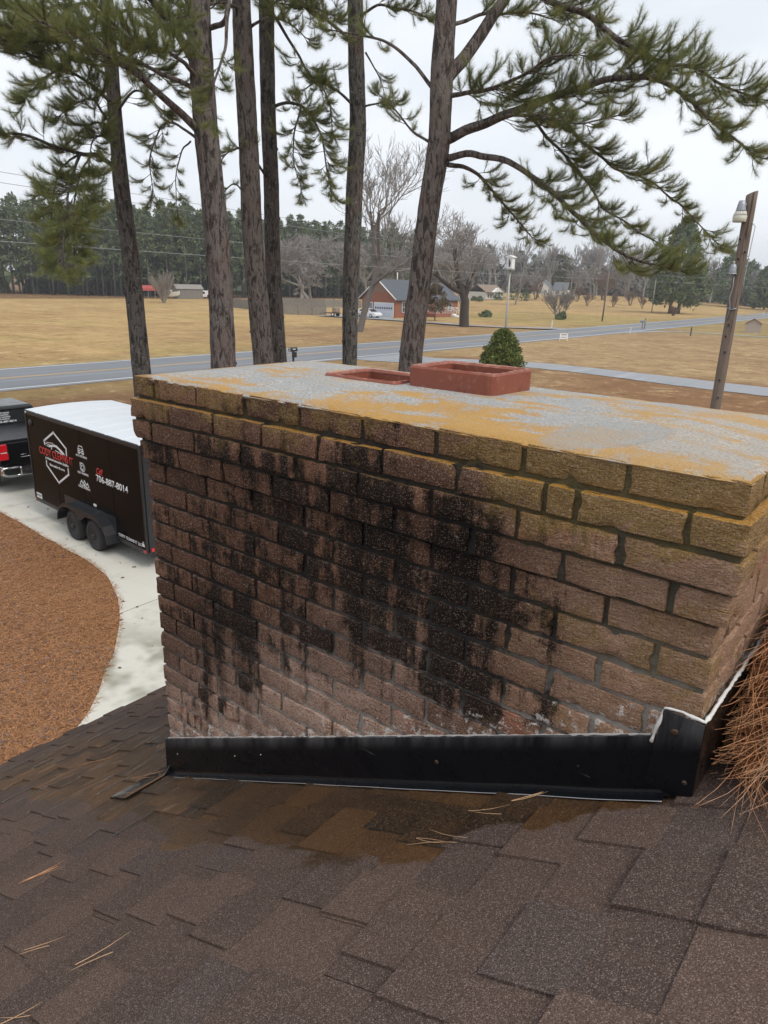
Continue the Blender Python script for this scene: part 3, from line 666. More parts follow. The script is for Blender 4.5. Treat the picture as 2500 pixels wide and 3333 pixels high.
for i in range(ncourse):
    s0 = i*EX - (.02 if i == 0 else 0); xm = EAVE + (s0+EX/2)*CS
    y = RY0 + rr.uniform(0, 1)
    y = RY0
    while y < RY1-.02:                   # full strips, one metre long
        e = min(RY1, y + (rr.uniform(.3, 1.0) if y == RY0 else 1.0))
        if -.02 < xm < CW+.0 and y < .70 and e > .01:      # the chimney stands here
            if y < .0: e = .0
            else: y = .70; e = max(e, .9)
        seen = in_view(xm, y) or in_view(xm, e) or in_view(xm, (y+e)/2)
        if seen:
            mb = MB(); wedge(mb, s0, s0+EX+.03, y+.001, e-.001, .0045, .0008, .004, .0016, i); mb.build('shingle', M_SHING, house); cnt += 1
        else: wedge(rest, s0, s0+EX+.03, y, e, .0045, .0008, .004)
        y = e
    y = RY0 + rr.uniform(-.2, .1)
    while y < RY1-.05:                   # thicker laminated tabs
        w = rr.choice((.13, .15, .17, .19)); e = min(y+w, RY1)
        if not (-.02 < xm < CW and e > -.004 and y < .705):
            if in_view(xm, y) or in_view(xm, e):
                mb = MB(); wedge(mb, s0, s0+EX+.01, max(y, RY0), e, .0112+rr.uniform(-.0008, .0014), .0058, .0066, .0022, i+50); mb.build('shingle_tab', M_SHING, house); cnt += 1
            else: wedge(rest, s0, s0+EX+.01, max(y, RY0), e, .0092, .0052, .004)
        elif y < -.02:
            mb = MB(); wedge(mb, s0, s0+EX+.01, y, -.012, .0108, .0058, .0066, .0022, i+50); mb.build('shingle_tab', M_SHING, house); cnt += 1
        y = e + rr.choice((.11, .13, .15, .18))
tag(rest.build('shingle_field', M_SHING, house), kind='stuff')
print('shingles', cnt)
M_WOODW = simple('white_trim_paint', (.62, .61, .58), .5)
M_WALLB = simple('house_brick_wall', (.22, .11, .075), .8, var=.35, vscale=9)
mb = MB()
A = [rp(0, RY0+.05, -.02), rp(0, RY1-.05, -.02), rp((RIDGE-EAVE)/CS, RY1-.05, -.02), rp((RIDGE-EAVE)/CS, RY0+.05, -.02)]
mb.add(A + [a - Vector((0, 0, .15)) for a in A], [(0, 1, 2, 3), (7, 6, 5, 4), (0, 4, 5, 1), (1, 5, 6, 2), (2, 6, 7, 3), (3, 7, 4, 0)])
zr = rp((RIDGE-EAVE)/CS, 0, 0).z
Bq = [Vector((RIDGE, RY0, zr)), Vector((RIDGE, RY1, zr)), Vector((2*RIDGE-EAVE, RY1, zr-.49*(RIDGE-EAVE))), Vector((2*RIDGE-EAVE, RY0, zr-.49*(RIDGE-EAVE)))]
mb.add(Bq + [a - Vector((0, 0, .15)) for a in Bq], [(0, 3, 2, 1), (4, 5, 6, 7), (0, 1, 5, 4), (1, 2, 6, 5), (2, 3, 7, 6), (3, 0, 4, 7)])
mb.build('roof_deck', M_SHING, house)
mb = MB(); ze = rp(0, 0, 0).z
mb.box(EAVE+.02, EAVE+.045, RY0, RY1, ze-.17, ze-.012); mb.build('fascia_board', M_WOODW, house)
mb = MB(); hw = EAVE+.45; hx = 2*RIDGE-EAVE-.45
poly = [(hw, 0), (hx, 0), (hx, ze+.02), (RIDGE, zr-.25), (hw, ze+.02)]
mb.prism(poly, RY0+.3, RY1-.3, lambda u, v, w: (u, w, v)); mb.build('wall', M_WALLB, house)

# water held along the lower edges of the wet tabs
M_WATER = simple('clear_water', (.05, .05, .05), .06, var=.05, spec=1.0, coat=1.0)
wf = MB(); rw_ = random.Random(31)
for i in range(2, 17):
    s0 = i*EX; xm = EAVE + s0*CS
    if xm > .75: break
    y = -.30 - .15*(xm+1)/1.6
    while y < (.42 if xm < -.15 else -.05):
        ln = rw_.uniform(.06, .22); e = y + ln
        if rw_.random() < .62 and not (xm > -.02 and e > -.03):
            P_ = [rp(s0-.0022+noise.noise(Vector((t*31, s0, 2)))*.0012, t, .0095) for t in np.linspace(y, e, 9)]
            wf.tube(P_, [.0004] + [.0016*rw_.uniform(.6, 1.2) for _ in range(7)] + [.0004], 6)
        y = e + rw_.uniform(.02, .14)
tag(wf.build('water_beads', M_WATER, house, recalc=False), kind='stuff')

# fallen needles: the drift behind the chimney and strays on the shingles
M_STRAW = None
def straw_material():
    m, b = new_mat('dry_pine_needles'); P = coords('pos'); n = vorcol(P, 60); k = nz(P, 9, 2)
    c = mixc(n, (.36, .15, .065), (.72, .38, .19)); c = mixc(k.smooth(.58, .7)*.6, c, (.36, .27, .20)); c = mixc(n.smooth(.8, .95)*.5, c, (.10, .05, .035)); c = mixc(nz(P, 2.2, 3).smooth(.55, .7)*.45, c, (.20, .13, .09))
    put(b.inputs['Base Color'], c); b.inputs['Roughness'].default_value = .45; return m
M_STRAW = straw_material()
def needle_strand(mb, p, d, ln, r, sag, up=Vector((0, 0, 1))):
    d = d.normalized(); side = d.cross(up).normalized(); bend = (side*RND.uniform(-.25, .25) + up*sag)
    pts = [p + d*ln*t + bend*ln*t*t for t in (0, .3, .6, 1)]
    mb.tube(pts, [r, r, r*.85, r*.3], 3, cap=False)
drift = MB()
def drift_h(x, y):                       # height of the heap above the roof
    t = (x-1.76)/.55
    return max(0, .25*min(1, max(0, (y+.05)/.45))*max(0, 1-max(0, t)**1.4) )
rd = random.Random(5)
for i in range(13000):
    y = rd.uniform(.05, 1.3); x = 1.757 + abs(rd.gauss(0, .24))
    if x > 2.35: continue
    H = drift_h(x, y); h = H*rd.random()**.35 + .006
    a = rd.gauss(R(62), R(38)) if rd.random() < .45 else rd.uniform(0, 6.28); d = Vector((math.cos(a), math.sin(a)*-1 if rd.random() < .6 else math.sin(a), rd.uniform(-.35, .25)))
    if d.x < 0 and x + d.x*.18 < 1.765: d.x = abs(d.x)
    ln = rd.uniform(.12, .21); p = Vector((x, y, RW + .49*x + h))
    q = p + d.normalized()*ln
    if q.x < 1.762: d.x += .4
    if min(q.y, p.y) < .03 and min(p.x, q.x) < 1.80: continue
    d.z = d.z*.4 + .45*d.x*.5; needle_strand(drift, p, d, ln, rd.uniform(.0006, .00095), rd.uniform(-.10, .05))
tag(drift.build('pine_needle_drift', M_STRAW, None, recalc=False), 'drift of orange pine needles heaped against the upslope side of the chimney', 'needles', kind='stuff')
db = MB(); vs = []; g = 26                # packed needle litter under the loose strands
for j in range(g+1):
    for i in range(g+1):
        x = 1.755 + .55*i/g; y = .03 + 1.25*j/g; h = max(-.006, drift_h(x, y)*.72*min(1, max(0, (y-.10)/.25)) - .012) + noise.noise(Vector((x*30, y*30, 1)))*.006
        vs.append((x, y, RW + .49*x + h))
db.smooth = True; db.add(vs, [(j*(g+1)+i, j*(g+1)+i+1, (j+1)*(g+1)+i+1, (j+1)*(g+1)+i) for j in range(g) for i in range(g)])
M_LITTER = simple('packed_litter', (.20, .095, .048), .8, var=.6, vscale=60, bmp=.8, bscale=150)
tag(db.build('needle_litter', M_LITTER), 'packed dark litter beneath the loose needles by the chimney', 'litter', kind='stuff')
strays = [((.186, -.641), (.253, -.554), 3, 'pair of rust needles low on the left of the roof'), ((1.28, -.223), (1.37, -.232), 4, 'little fan of pale needles on the wet shingles mid roof'),
          ((-.83, .03), (-.66, .10), 3, 'rust needles on the shingles left of the chimney'), ((1.41, -.058), (1.50, -.018), 3, 'pale straw needles touching the front flashing'),
          ((.80, -.775), (.85, -.70), 2, 'two tan needles near the lower left corner of the roof'), ((.60, -.79), (.66, -.75), 2, 'short tan needles at the lower left edge of the roof'),
          ((-.20, -.06), (-.05, -.03), 2, 'rust needles by the metal apron at the chimney corner'), ((1.33, -.115), (1.40, -.118), 2, 'thin straw needle on a tab edge below the flashing'), ((.82, -.93), (.88, -.86), 2, 'needle pair at the bottom left edge of the picture')]
M_STRAWP = simple('pale_straw', (.48, .30, .17), .5, var=.3, vscale=20)
for (a, b, n, lab) in strays:
    mb = MB()
    for k in range(n):
        da = Vector((b[0]-a[0]+RND.uniform(-.02, .02), b[1]-a[1]+RND.uniform(-.02, .02), 0)); da.z = .49*da.x
        p = Vector((a[0]+RND.uniform(-.008, .008), a[1]+RND.uniform(-.008, .008), 0)); p.z = RW + .49*p.x + .0118
        if k % 2: p = p + da; da = -da
        needle_strand(mb, p, da, da.length*RND.uniform(.8, 1.1), .0011, .02, Vector((-SN, 0, CS)))
    tag(mb.build('fallen_pine_needles', M_STRAW if 'rust' in lab else M_STRAWP, None, recalc=False), lab, 'needles', 'stray needles on the shingles')
# ================================================================== GROUND, ROAD, DRIVES
def sm(a, b, x): t = min(1, max(0, (x-a)/(b-a))); return t*t*(3-2*t)
def hill(x, y): return 3.0*sm(55, 125, -x)*sm(195, 262, y)
def road_cx(y): return -38.2 - 9.0*sm(60, 420, y)*(1 if y > 0 else 0)
def ground_material():
    m, b = new_mat('dormant_grass'); P = coords('pos'); x, y, z = xyz(P)
    rx = x + y.smooth(60, 420)*9.0 + 38.2            # distance from the road's middle
    b1 = nz(scaled(P, (.05, .05, .05)), 1, 5, .65); b2 = nz(P, .22, 4, .6); b3 = nz(P, .9, 6, .78); b4 = nz(P, 9, 4, .75)
    rows = nz(scaled(P, (.10, .34, 1), (0, 0, 0), (0, 0, R(52))), 1, 6, .72)
    gold = mixc(rows, (.24, .155, .060), (.60, .42, .20)); gold = mixc(b2.smooth(.5, .68)*.45, gold, (.30, .20, .09))
    gold = mixc(b1.smooth(.52, .66)*.35, gold, (.24, .21, .07))
    tan = mixc(b3, (.22, .145, .075), (.42, .30, .165)); tan = mixc(rows.smooth(.45, .6)*.5, tan, (.40, .28, .14))
    straw = mixc(b3, (.155, .080, .038), (.285, .165, .085)); straw = mixc(b4.smooth(.5, .7)*.55, straw, (.20, .085, .04))
    green = mixc(b3, (.17, .15, .045), (.29, .25, .08))
    far = rx.smooth(-4, -5)                          # beyond the road
    c = mixc(far, straw, gold)
    # verges of the road stay greener, lawn to the right is pale tan
    c = mixc((rx.abs() - 6.0).abs().smooth(3.4, .6)*(b2*.9 + .3).sat()*.75, c, mixc(b2, green, tan))
    lawn = y.smooth(46.5, 50)*(far*-1.0 + 1.0); c = mixc(lawn*.92, c, tan)
    c = mixc(lawn*y.smooth(98, 106)*b2.smooth(.35, .6)*.7, c, green)
    strip = x.smooth(-12, -20)*y.smooth(12, 30)*y.smooth(47, 43)*(far*-1.0 + 1.0)*b2.smooth(.3, .6); c = mixc(strip*.6, c, tan)
    # leaf litter on the far verge in front of the brick house
    lit = far*(x + 52.0).abs().smooth(17, 4)*(y - 66.0).abs().smooth(42, 14)*(b2*1.3).sat(); c = mixc(lit*.8, c, mixc(b3, (.15, .085, .055), (.26, .155, .09)))
    yard = far*(x + 60.0).abs().smooth(26, 14)*(y - 128.0).abs().smooth(34, 20)*b2.smooth(.3, .55); c = mixc(yard*.6, c, green)
    edge = far*(x.smooth(-165, -178)); c = mixc(edge*.8, c, (.10, .05, .028))
    # orange straw bed by the driveway
    bed = x.smooth(-24, -19)*y.smooth(6.2, 4.8)
    c = mixc(bed*.9, c, mixc(b4, (.17, .075, .032), (.30, .145, .065)))
    pt = nz(P, .33, 6, .75); c = mixc(b1.smooth(.54, .40)*.35, c, (.20, .115, .06)); c = mixc(pt.smooth(.48, .36)*.42, c, (.17, .105, .05)); c = mixc(pt.smooth(.54, .68)*.38, c, (.60, .46, .26)); c = mixc(b3.smooth(.46, .32)*.7, c, (.09, .055, .026)); c = mixc(b3.smooth(.55, .68)*.55, c, (.66, .50, .28)); c = mixc(nz(P, 26, 3, .7).smooth(.36, .26)*.6, c, (.07, .04, .02))
    put(b.inputs['Base Color'], c); b.inputs['Roughness'].default_value = .95; b.inputs['Specular IOR Level'].default_value = .1
    bump(b, b4 + b3*.6, .8, .05); return m
M_GROUND = ground_material()
gx = sorted(set(list(np.linspace(-420, -60, 37)) + list(np.linspace(-60, 20, 41)) + list(np.linspace(20, 120, 11)) + [-3000, -1500, -800, 300, 800, 2500]))
gy = sorted(set(list(np.linspace(-40, 60, 41)) + list(np.linspace(60, 460, 61)) + [-2500, -800, -200, 700, 1300, 3500]))
vs = [(x, y, hill(x, y) + (.10*noise.noise(Vector((x*.06, y*.06, 0))) - .05 if x < -43.5 or (x > -31 and y > 52) else -.004)) for y in gy for x in gx]
g = MB(); g.smooth = True; nx = len(gx); g.add(vs, [(j*nx+i, j*nx+i+1, (j+1)*nx+i+1, (j+1)*nx+i) for j in range(len(gy)-1) for i in range(nx-1)])
tag(g.build('ground', M_GROUND, recalc=False), kind='structure')

def asphalt(name, lo, hi, cracks=True):
    m, b = new_mat(name); P = coords('pos'); n = nz(P, 30, 4, .7); k = nz(scaled(P, (.9, .06, 1)), 1, 4, .6)
    c = mixc(n, lo, hi); c = mixc(k.smooth(.5, .68)*.45, c, tuple(v*1.35 for v in hi)); c = mixc(k.smooth(.45, .3)*.4, c, tuple(v*.75 for v in lo))
    put(b.inputs['Base Color'], c); put(b.inputs['Roughness'], n*.25 + .5); bump(b, n, .4, .01); return m
M_ROAD = asphalt('wet_asphalt', (.120, .130, .146), (.180, .190, .208))
M_SIDE = asphalt('old_grey_asphalt', (.20, .215, .235), (.30, .31, .325))
def strip(name, fn_l, fn_r, ys, z, mat, zfn=None):
    mb = MB(); vs = []
    for y in ys: vs += [(fn_l(y), y, z), (fn_r(y), y, z)]
    mb.add(vs, [(2*i, 2*i+1, 2*i+3, 2*i+2) for i in range(len(ys)-1)]); return mb.build(name, mat, recalc=False)
RYS = list(np.linspace(-150, 420, 115))
tag(strip('road', lambda y: road_cx(y)-4.35, lambda y: road_cx(y)+4.55, RYS, .012, M_ROAD), kind='structure')
def paint(name, c):
    m, b = new_mat(name); P = coords('pos'); n = nz(scaled(P, (6, 1.2, 1)), 1, 4, .7)
    put(b.inputs['Base Color'], mixc(n.smooth(.62, .78)*.7, c, (.16, .165, .175))); b.inputs['Roughness'].default_value = .6; return m
M_PWHITE = paint('white_road_paint', (.74, .74, .72)); M_PYEL = paint('yellow_road_paint', (.62, .38, .12))
for nm, a, b_, mt in (('edge_line', -3.98, -3.84, M_PWHITE), ('edge_line', 3.84, 3.98, M_PWHITE), ('centre_line', -.24, -.13, M_PYEL), ('centre_line', .05, .16, M_PYEL)):
    ysl = [y for y in RYS if not (nm == 'edge_line' and a > 0 and 38.0 < y < 43.5)] if False else RYS
    tag(strip(nm, lambda y: road_cx(y)+a, lambda y: road_cx(y)+b_, ysl, .017, mt), kind='structure')
def sheet_poly(name, poly, z, mat, kind='structure', cut=0.6, jag=0.0):
    P = []
    for (a, b) in zip(poly, poly[1:]+poly[:1]):
        n = max(1, int(math.hypot(b[0]-a[0], b[1]-a[1])/cut))
        P += [(a[0]+(b[0]-a[0])*i/n, a[1]+(b[1]-a[1])*i/n) for i in range(n)]
    P = [Vector((p[0] + jag*noise.noise(Vector((p[0]*1.7, p[1]*1.7, 1))), p[1] + jag*noise.noise(Vector((p[0]*1.7, p[1]*1.7, 7))), z)) for p in P]
    mb = MB(); mb.add(P, [t for t in tessellate_polygon([P])]); o = mb.build(name, mat)
    if o.data.polygons[0].normal.z < 0: o.data.flip_normals()
    return tag(o, kind=kind)
def curve(pts, n=6):                      # Catmull-Rom through 2D points
    out = []; q = [pts[0]] + list(pts) + [pts[-1]]
    for i in range(1, len(q)-2):
        for k in range(n):
            t = k/n; p0, p1, p2, p3 = q[i-1], q[i], q[i+1], q[i+2]
            out.append(tuple(.5*((2*p1[j]) + (-p0[j]+p2[j])*t + (2*p0[j]-5*p1[j]+4*p2[j]-p3[j])*t*t + (-p0[j]+3*p1[j]-3*p2[j]+p3[j])*t**3) for j in range(2)))
    return out + [pts[-1]]
sheet_poly('side_drive', curve([(-33.55, 38.6), (-29.8, 39.8), (-26.6, 42.9), (-22.4, 44.5), (-17.8, 44.6), (-11.2, 43.2), (-6, 42.6), (6, 41.5), (40, 39)]) + curve([(40, 43.2), (6, 45.7), (-6.9, 46.8), (-12.6, 47.6), (-19.4, 48.3), (-24.5, 48.0), (-28, 45.9), (-30.6, 44.6), (-33.6, 46.3)]), .022, M_SIDE, jag=.25)
sheet_poly('field_path', curve([(-33.6, 92.5), (-30.5, 104), (-22.4, 104), (-10, 104.6), (30, 105)]) + curve([(30, 106.2), (-10, 105.9), (-22, 105.4), (-31, 105.6), (-34.2, 99)]), .026, M_SIDE, jag=.2)
sheet_poly('house_drive', curve([(-42.6, 92), (-49, 88.0), (-56, 86.5), (-68, 87.5), (-84, 86.5)]) + curve([(-84, 95.5), (-75.2, 95.8), (-70, 90.6), (-56, 88.8), (-49, 90.5), (-43.0, 96)]), .07, M_SIDE, jag=.3)
def concrete_material():
    m, b = new_mat('pale_concrete'); P = coords('pos'); n = nz(P, 40, 4, .7); k = nz(P, 1.1, 4, .6); s = nz(scaled(P, (.4, 1.2, 1)), 1, 3)
    c = mixc(n, (.47, .455, .395), (.64, .62, .565)); c = mixc(k.smooth(.5, .66)*.45, c, (.33, .33, .27)); c = mixc(s.smooth(.54, .62)*.3, c, (.62, .60, .55))
    x, y, z = xyz(P)
    damp = nz(P, .9, 3).smooth(.40, .52)*(x + 6.2).abs().smooth(1.5, .5)*(y - 3.6).abs().smooth(1.3, .4)
    c = mixc(damp*.8, c, (.20, .20, .14)); c = mixc(vor(P, 2.3).smooth(.05, .02)*.7, c, (.05, .03, .02))
    put(b.inputs['Base Color'], c); put(b.inputs['Roughness'], n*.2 + .6); bump(b, n, .3, .01); return m
M_CONC = concrete_material()
near = curve([(-34.2, 5.7), (-25, 5.55), (-15, 5.41), (-12.5, 5.28), (-10.47, 5.19), (-9.57, 5.0), (-8.9, 4.75), (-8.4, 4.5), (-7.4, 3.88), (-6.75, 3.34), (-6.2, 2.85), (-5.7, 2.3), (-5.2, 1.2), (-5.0, -4)])
slabs = [(-34.2, -27.5), (-27.4, -20.8), (-20.79, -15.3), (-15.29, -11.6), (-11.59, -8.15)]
drive = empty('driveway', (0, 0, 0)); tag(drive, kind='structure')
def drv(name, poly, z=.028):
    o = sheet_poly(name, poly, z, M_CONC, kind=None, jag=.03); o.parent = drive
    if 'kind' in o: del o['kind']
for a, b_ in slabs:
    seg = [p for p in near if a <= p[0] <= b_]
    drv('concrete_slab', [(a, 9.4)] + [(a, np.interp(a, [p[0] for p in near[:60]], [p[1] for p in near[:60]]))] + seg + [(b_, float(np.interp(b_, [p[0] for p in near[:60]], [p[1] for p in near[:60]]))), (b_, 9.4)])
seg = [p for p in near if p[0] > -8.14]
drv('concrete_slab', [(-8.14, 9.4), (-8.14, 4.42)] + seg + [(-1.2, -4), (-1.2, 9.4)])

# loose leaves and straw on the bed
def scatter(name, n, xr, yr, keep, size, mat, seed, lab, leaf=True):
    r = np.random.RandomState(seed); P = np.c_[r.uniform(*xr, n), r.uniform(*yr, n)]
    P = P[[keep(p[0], p[1]) for p in P]]; n = len(P); a = r.uniform(0, 2*np.pi, n); s = r.uniform(*size, n)
    d = np.c_[np.cos(a), np.sin(a), r.uniform(-.25, .25, n)]*s[:, None]; w = np.c_[-np.sin(a), np.cos(a), r.uniform(-.4, .4, n)]*(s*(.55 if leaf else .03))[:, None]
    c = np.c_[P, np.full(n, .016) + r.uniform(0, .02, n)]
    if leaf: v = np.stack([c-d, c+w*.9+[0, 0, .012], c+d*.6+w*.55, c+d*1.1, c-w+[0, 0, .012]], 1).reshape(-1, 3); k = 5
    else: v = np.stack([c-d, c-d*.2+w, c+d, c-d*.2-w], 1).reshape(-1, 3); k = 4
    me = np_mesh(name, v, np.arange(n*k).reshape(-1, k)); return tag(link(name, me, mat), lab, 'litter', kind='stuff')
def near_y(x): return float(np.interp(x, [p[0] for p in near], [p[1] for p in near]))
def on_bed(x, y): return y < near_y(x) + .05 + .07*noise.noise(Vector((x*2.3, y*2.3, 0))) and x < -5.0
def leaf_mat(name, a, b_):
    m, b = new_mat(name); P = coords('pos'); n = vorcol(P, 70); put(b.inputs['Base Color'], mixc(n, a, b_)); b.inputs['Roughness'].default_value = .6; return m
scatter('fallen_leaves', 4200, (-13, -4.9), (-1.5, 5.2), lambda x, y: on_bed(x, y) and noise.noise(Vector((x*.55, y*.55, 3))) > -.02 + .15*(x < -9), (.022, .05), leaf_mat('brown_leaf', (.07, .035, .022), (.27, .15, .10)), 3, 'scatter of brown fallen leaves over the straw bed beside the driveway')
scatter('pine_straw', 150000, (-16, -4.9), (-1.5, 5.45), on_bed, (.06, .13), leaf_mat('orange_straw', (.17, .068, .028), (.56, .28, .12)), 4, 'orange pine straw covering the bed beside the driveway', leaf=False)
scatter('drive_leaves', 120, (-15, -6), (3, 9), lambda x, y: y > near_y(x), (.02, .05), leaf_mat('dark_leaf', (.05, .03, .02), (.16, .09, .05)), 8, 'few dark leaves and bits lying on the pale concrete driveway')
# ================================================================== TRAILER AND PICKUP
M_GLOSSBLK = simple('gloss_black_panel', (.0055, .0048, .0045), .17, var=.2, vscale=.8, spec=.06, bmp=.03, bscale=1.3, bdist=.05)
M_BLKTRIM = simple('black_trim', (.014, .015, .018), .38, var=.2)
M_RUBBER = simple('tyre_rubber', (.018, .018, .019), .75, var=.25, vscale=8)
M_RIM = simple('black_steel_wheel', (.012, .012, .013), .4, var=.2)
M_DARK = simple('dark_void', (.004, .004, .004), .9)
M_ALU = simple('aluminium_skin', (.60, .64, .68), .42, metal=.0, var=.10, vscale=.9, bmp=.06, bscale=3)
M_DECALW = simple('white_vinyl', (.72, .74, .76), .45, var=.04)
M_DECALR = simple('red_vinyl', (.62, .025, .022), .45, var=.05)
M_REDLENS = simple('red_lens', (.50, .010, .018), .12, coat=.5, var=.1)
M_CHROME = simple('chrome', (.62, .62, .63), .14, metal=1.0, var=.05)
M_AMBER = simple('amber_lens', (.45, .14, .01), .2)
M_CLEARLENS = simple('clear_lens', (.75, .72, .66), .15)
M_CARGLASS = simple('dark_glass', (.006, .0065, .007), .10, var=.1, spec=.22)
M_BLKPAINT = simple('black_car_paint', (.005, .0052, .006), .16, var=.2, spec=.3)

u_ang = math.atan2(.239, -4.920)
trailer = empty('cargo_trailer', (-9.303, 5.700, 0.0), u_ang, 'black enclosed cargo trailer with white and red lettering parked on the driveway', 'trailer')
TL, TW, TB, TT = 4.926, 2.06, .40, 2.50     # local x forward, y out of the near side
mb = MB(); mb.box(.05, TL-.02, -TW+.02, -.02, TB+.04, TT-.02); mb.build('box_shell', M_GLOSSBLK, trailer)
seams = [0.03, 1.150, 2.367, 3.600, TL-.035]
for a, b in zip(seams[:-1], seams[1:]):
    for yy in (-.019, -TW-.002):
        mb = MB(); mb.box(a+.006, b-.006, yy, yy+.021, TB+.06, TT-.075); mb.build('side_panel', M_GLOSSBLK, trailer, bevel=.004)
for yy0, yy1 in ((-.030, .014), (-TW-.014, -TW+.03)):
    mb = MB(); mb.box(0, TL, yy0, yy1, TT-.075, TT+.004); mb.build('top_rail', M_BLKTRIM, trailer, bevel=.01)
    mb = MB(); mb.box(0, TL, yy0, yy1, TB-.02, TB+.06); mb.build('bottom_rail', M_BLKTRIM, trailer, bevel=.008)
for x0, x1 in ((0, .045), (TL-.05, TL)):
    for yy0, yy1 in ((-.032, .017), (-TW-.017, -TW+.032)):
        mb = MB(); mb.box(x0, x1, yy0, yy1, TB+.06, TT-.075); mb.build('corner_post', M_BLKTRIM, trailer, bevel=.008)
mb = MB(); mb.box(-.03, .03, -TW+.03, -.03, TB, TT-.04); mb.build('rear_ramp_door', M_BLKTRIM, trailer, bevel=.008)
for yy in (-.30, -TW+.30):
    mb = MB(); mb.tube([(-.05, yy, TB+.1), (-.05, yy, TT-.1)], .017, 8); mb.build('lock_bar', M_BLKTRIM, trailer)
nS = 8                                         # roof sheets
for i in range(nS):
    a = TL*i/nS; b = TL*(i+1)/nS; mb = MB(); vs = []
    for j in range(9):
        y = -TW + TW*j/8; zc_ = TT + .004 + .045*(1-((y+TW/2)/(TW/2))**2)
        vs += [(a+.012, y, zc_), (a+.03, y, zc_+.012), (b-.03, y, zc_+.012), (b-.012, y, zc_)]
    mb.add(vs, [(j*4+k, j*4+k+1, j*4+4+k+1, j*4+4+k) for j in range(8) for k in range(3)]); mb.build('roof_sheet', M_ALU, trailer)
mb = MB(); vs = []
for j in range(9):
    y = -TW + TW*j/8; zc_ = TT + .001 + .045*(1-((y+TW/2)/(TW/2))**2); vs += [(0, y, zc_-.004), (TL, y, zc_-.004)]
mb.add(vs, [(2*j, 2*j+1, 2*j+3, 2*j+2) for j in range(8)]); mb.build('roof_seam', simple('seam_sealant', (.12, .125, .13), .6), trailer)
mb = MB(); mb.box(TL-.01, TL+.015, -TW+.02, -.02, TB+.02, TT-.03); mb.build('front_panel', M_GLOSSBLK, trailer)
mb = MB(); mb.box(.1, TL-.1, -TW+.15, -.15, TB-.14, TB-.02); mb.build('chassis', M_BLKTRIM, trailer)
for s in (-1, 1):
    mb = MB(); mb.tube([(TL-.3, -TW/2+s*.75, TB-.08), (TL+1.15, -TW/2, TB-.06)], .05, 6); mb.build('tongue_rail', M_BLKTRIM, trailer)
mb = MB(); mb.tube([(TL+.95, -TW/2, .1), (TL+.95, -TW/2, .75)], .035, 10); mb.build('tongue_jack', M_BLKTRIM, trailer)
# wheels
def wheel(parent, x, y_out, rad, wid, sgn, rim_r, spokes=8, mat_r=None):
    M = Matrix.Translation((x, y_out, rad)) @ Matrix.Rotation(R(-90*sgn), 4, 'X')       # local z -> outward
    w = empty('wheel', (0, 0, 0)); w.parent = parent
    mb = MB(); mb.lathe([(rim_r*.98, -wid+.02), (rad*.90, -wid), (rad*.985, -wid*.86), (rad, -wid*.5), (rad*.985, -wid*.14), (rad*.90, -.004), (rim_r*1.10, .004), (rim_r, -.012)], 40, M)
    mb.build('tyre', M_RUBBER, w)
    mb = MB(); mb.lathe([(rim_r, -.03), (rim_r*1.0, -.008), (rim_r*.92, -.012), (rim_r*.80, -.055), (rim_r*.45, -.045), (rim_r*.40, -.02), (rim_r*.25, -.008), (rim_r*.2, .018), (.01, .022)], 32, M)
    mb.build('rim', mat_r or M_RIM, w)
    for k in range(spokes):
        a = 2*math.pi*k/spokes; r_ = rim_r*.64
        mb = MB(); mb.lathe([(.030, -.047), (.030, -.040)], 10, M @ Matrix.Translation((r_*math.cos(a), r_*math.sin(a), 0))); mb.build('rim_hole', M_DARK, w)
    for k in range(5):
        a = 2*math.pi*k/5+.3; r_ = rim_r*.33
        mb = MB(); mb.lathe([(.011, -.02), (.011, .008), (.005, .012)], 6, M @ Matrix.Translation((r_*math.cos(a), r_*math.sin(a), 0))); mb.build('wheel_nut', M_BLKTRIM, w)
    return w
for x in (1.80, 2.70):
    wheel(trailer, x, .185, .335, .20, 1, .20); wheel(trailer, x, -TW-.185, .335, .20, -1, .20)
def fender(y0, y1):
    pts = [(1.13, .33), (1.18, .50), (1.30, .66), (1.48, .77), (1.70, .815), (2.25, .82), (2.80, .815), (3.02, .77), (3.20, .66), (3.31, .50), (3.36, .33)]
    mb = MB(); vs = []
    for x, z in pts: vs += [(x, y0, z), (x, y1, z)]
    mb.add(vs, [(2*i, 2*i+1, 2*i+3, 2*i+2) for i in range(len(pts)-1)])
    yo = y1 if abs(y1) > abs(y0) or y1 > 0 else y0
    inner = [(1.17, .33), (1.22, .50), (1.34, .62), (1.52, .705), (1.74, .735), (2.02, .70), (2.19, .60), (2.25, .575), (2.31, .60), (2.48, .70), (2.76, .735), (2.98, .705), (3.16, .62), (3.27, .50), (3.32, .33)]
    ov = [(x, yo, z) for x, z in pts] + [(x, yo, z) for x, z in reversed(inner)]
    P = [Vector((v[0], v[2], 0)) for v in ov]; mb.add(ov, list(tessellate_polygon([P])))
    o = mb.build('fender', M_BLKTRIM, trailer); s_ = o.modifiers.new('s', 'SOLIDIFY'); s_.thickness = .008; s_.offset = 0
fender(.0, .225); fender(-TW, -TW-.225)
mb = MB(); mb.box(1.14, 3.36, -.01, .006, TB-.05, .86); mb.build('wheel_well_panel', M_BLKTRIM, trailer)
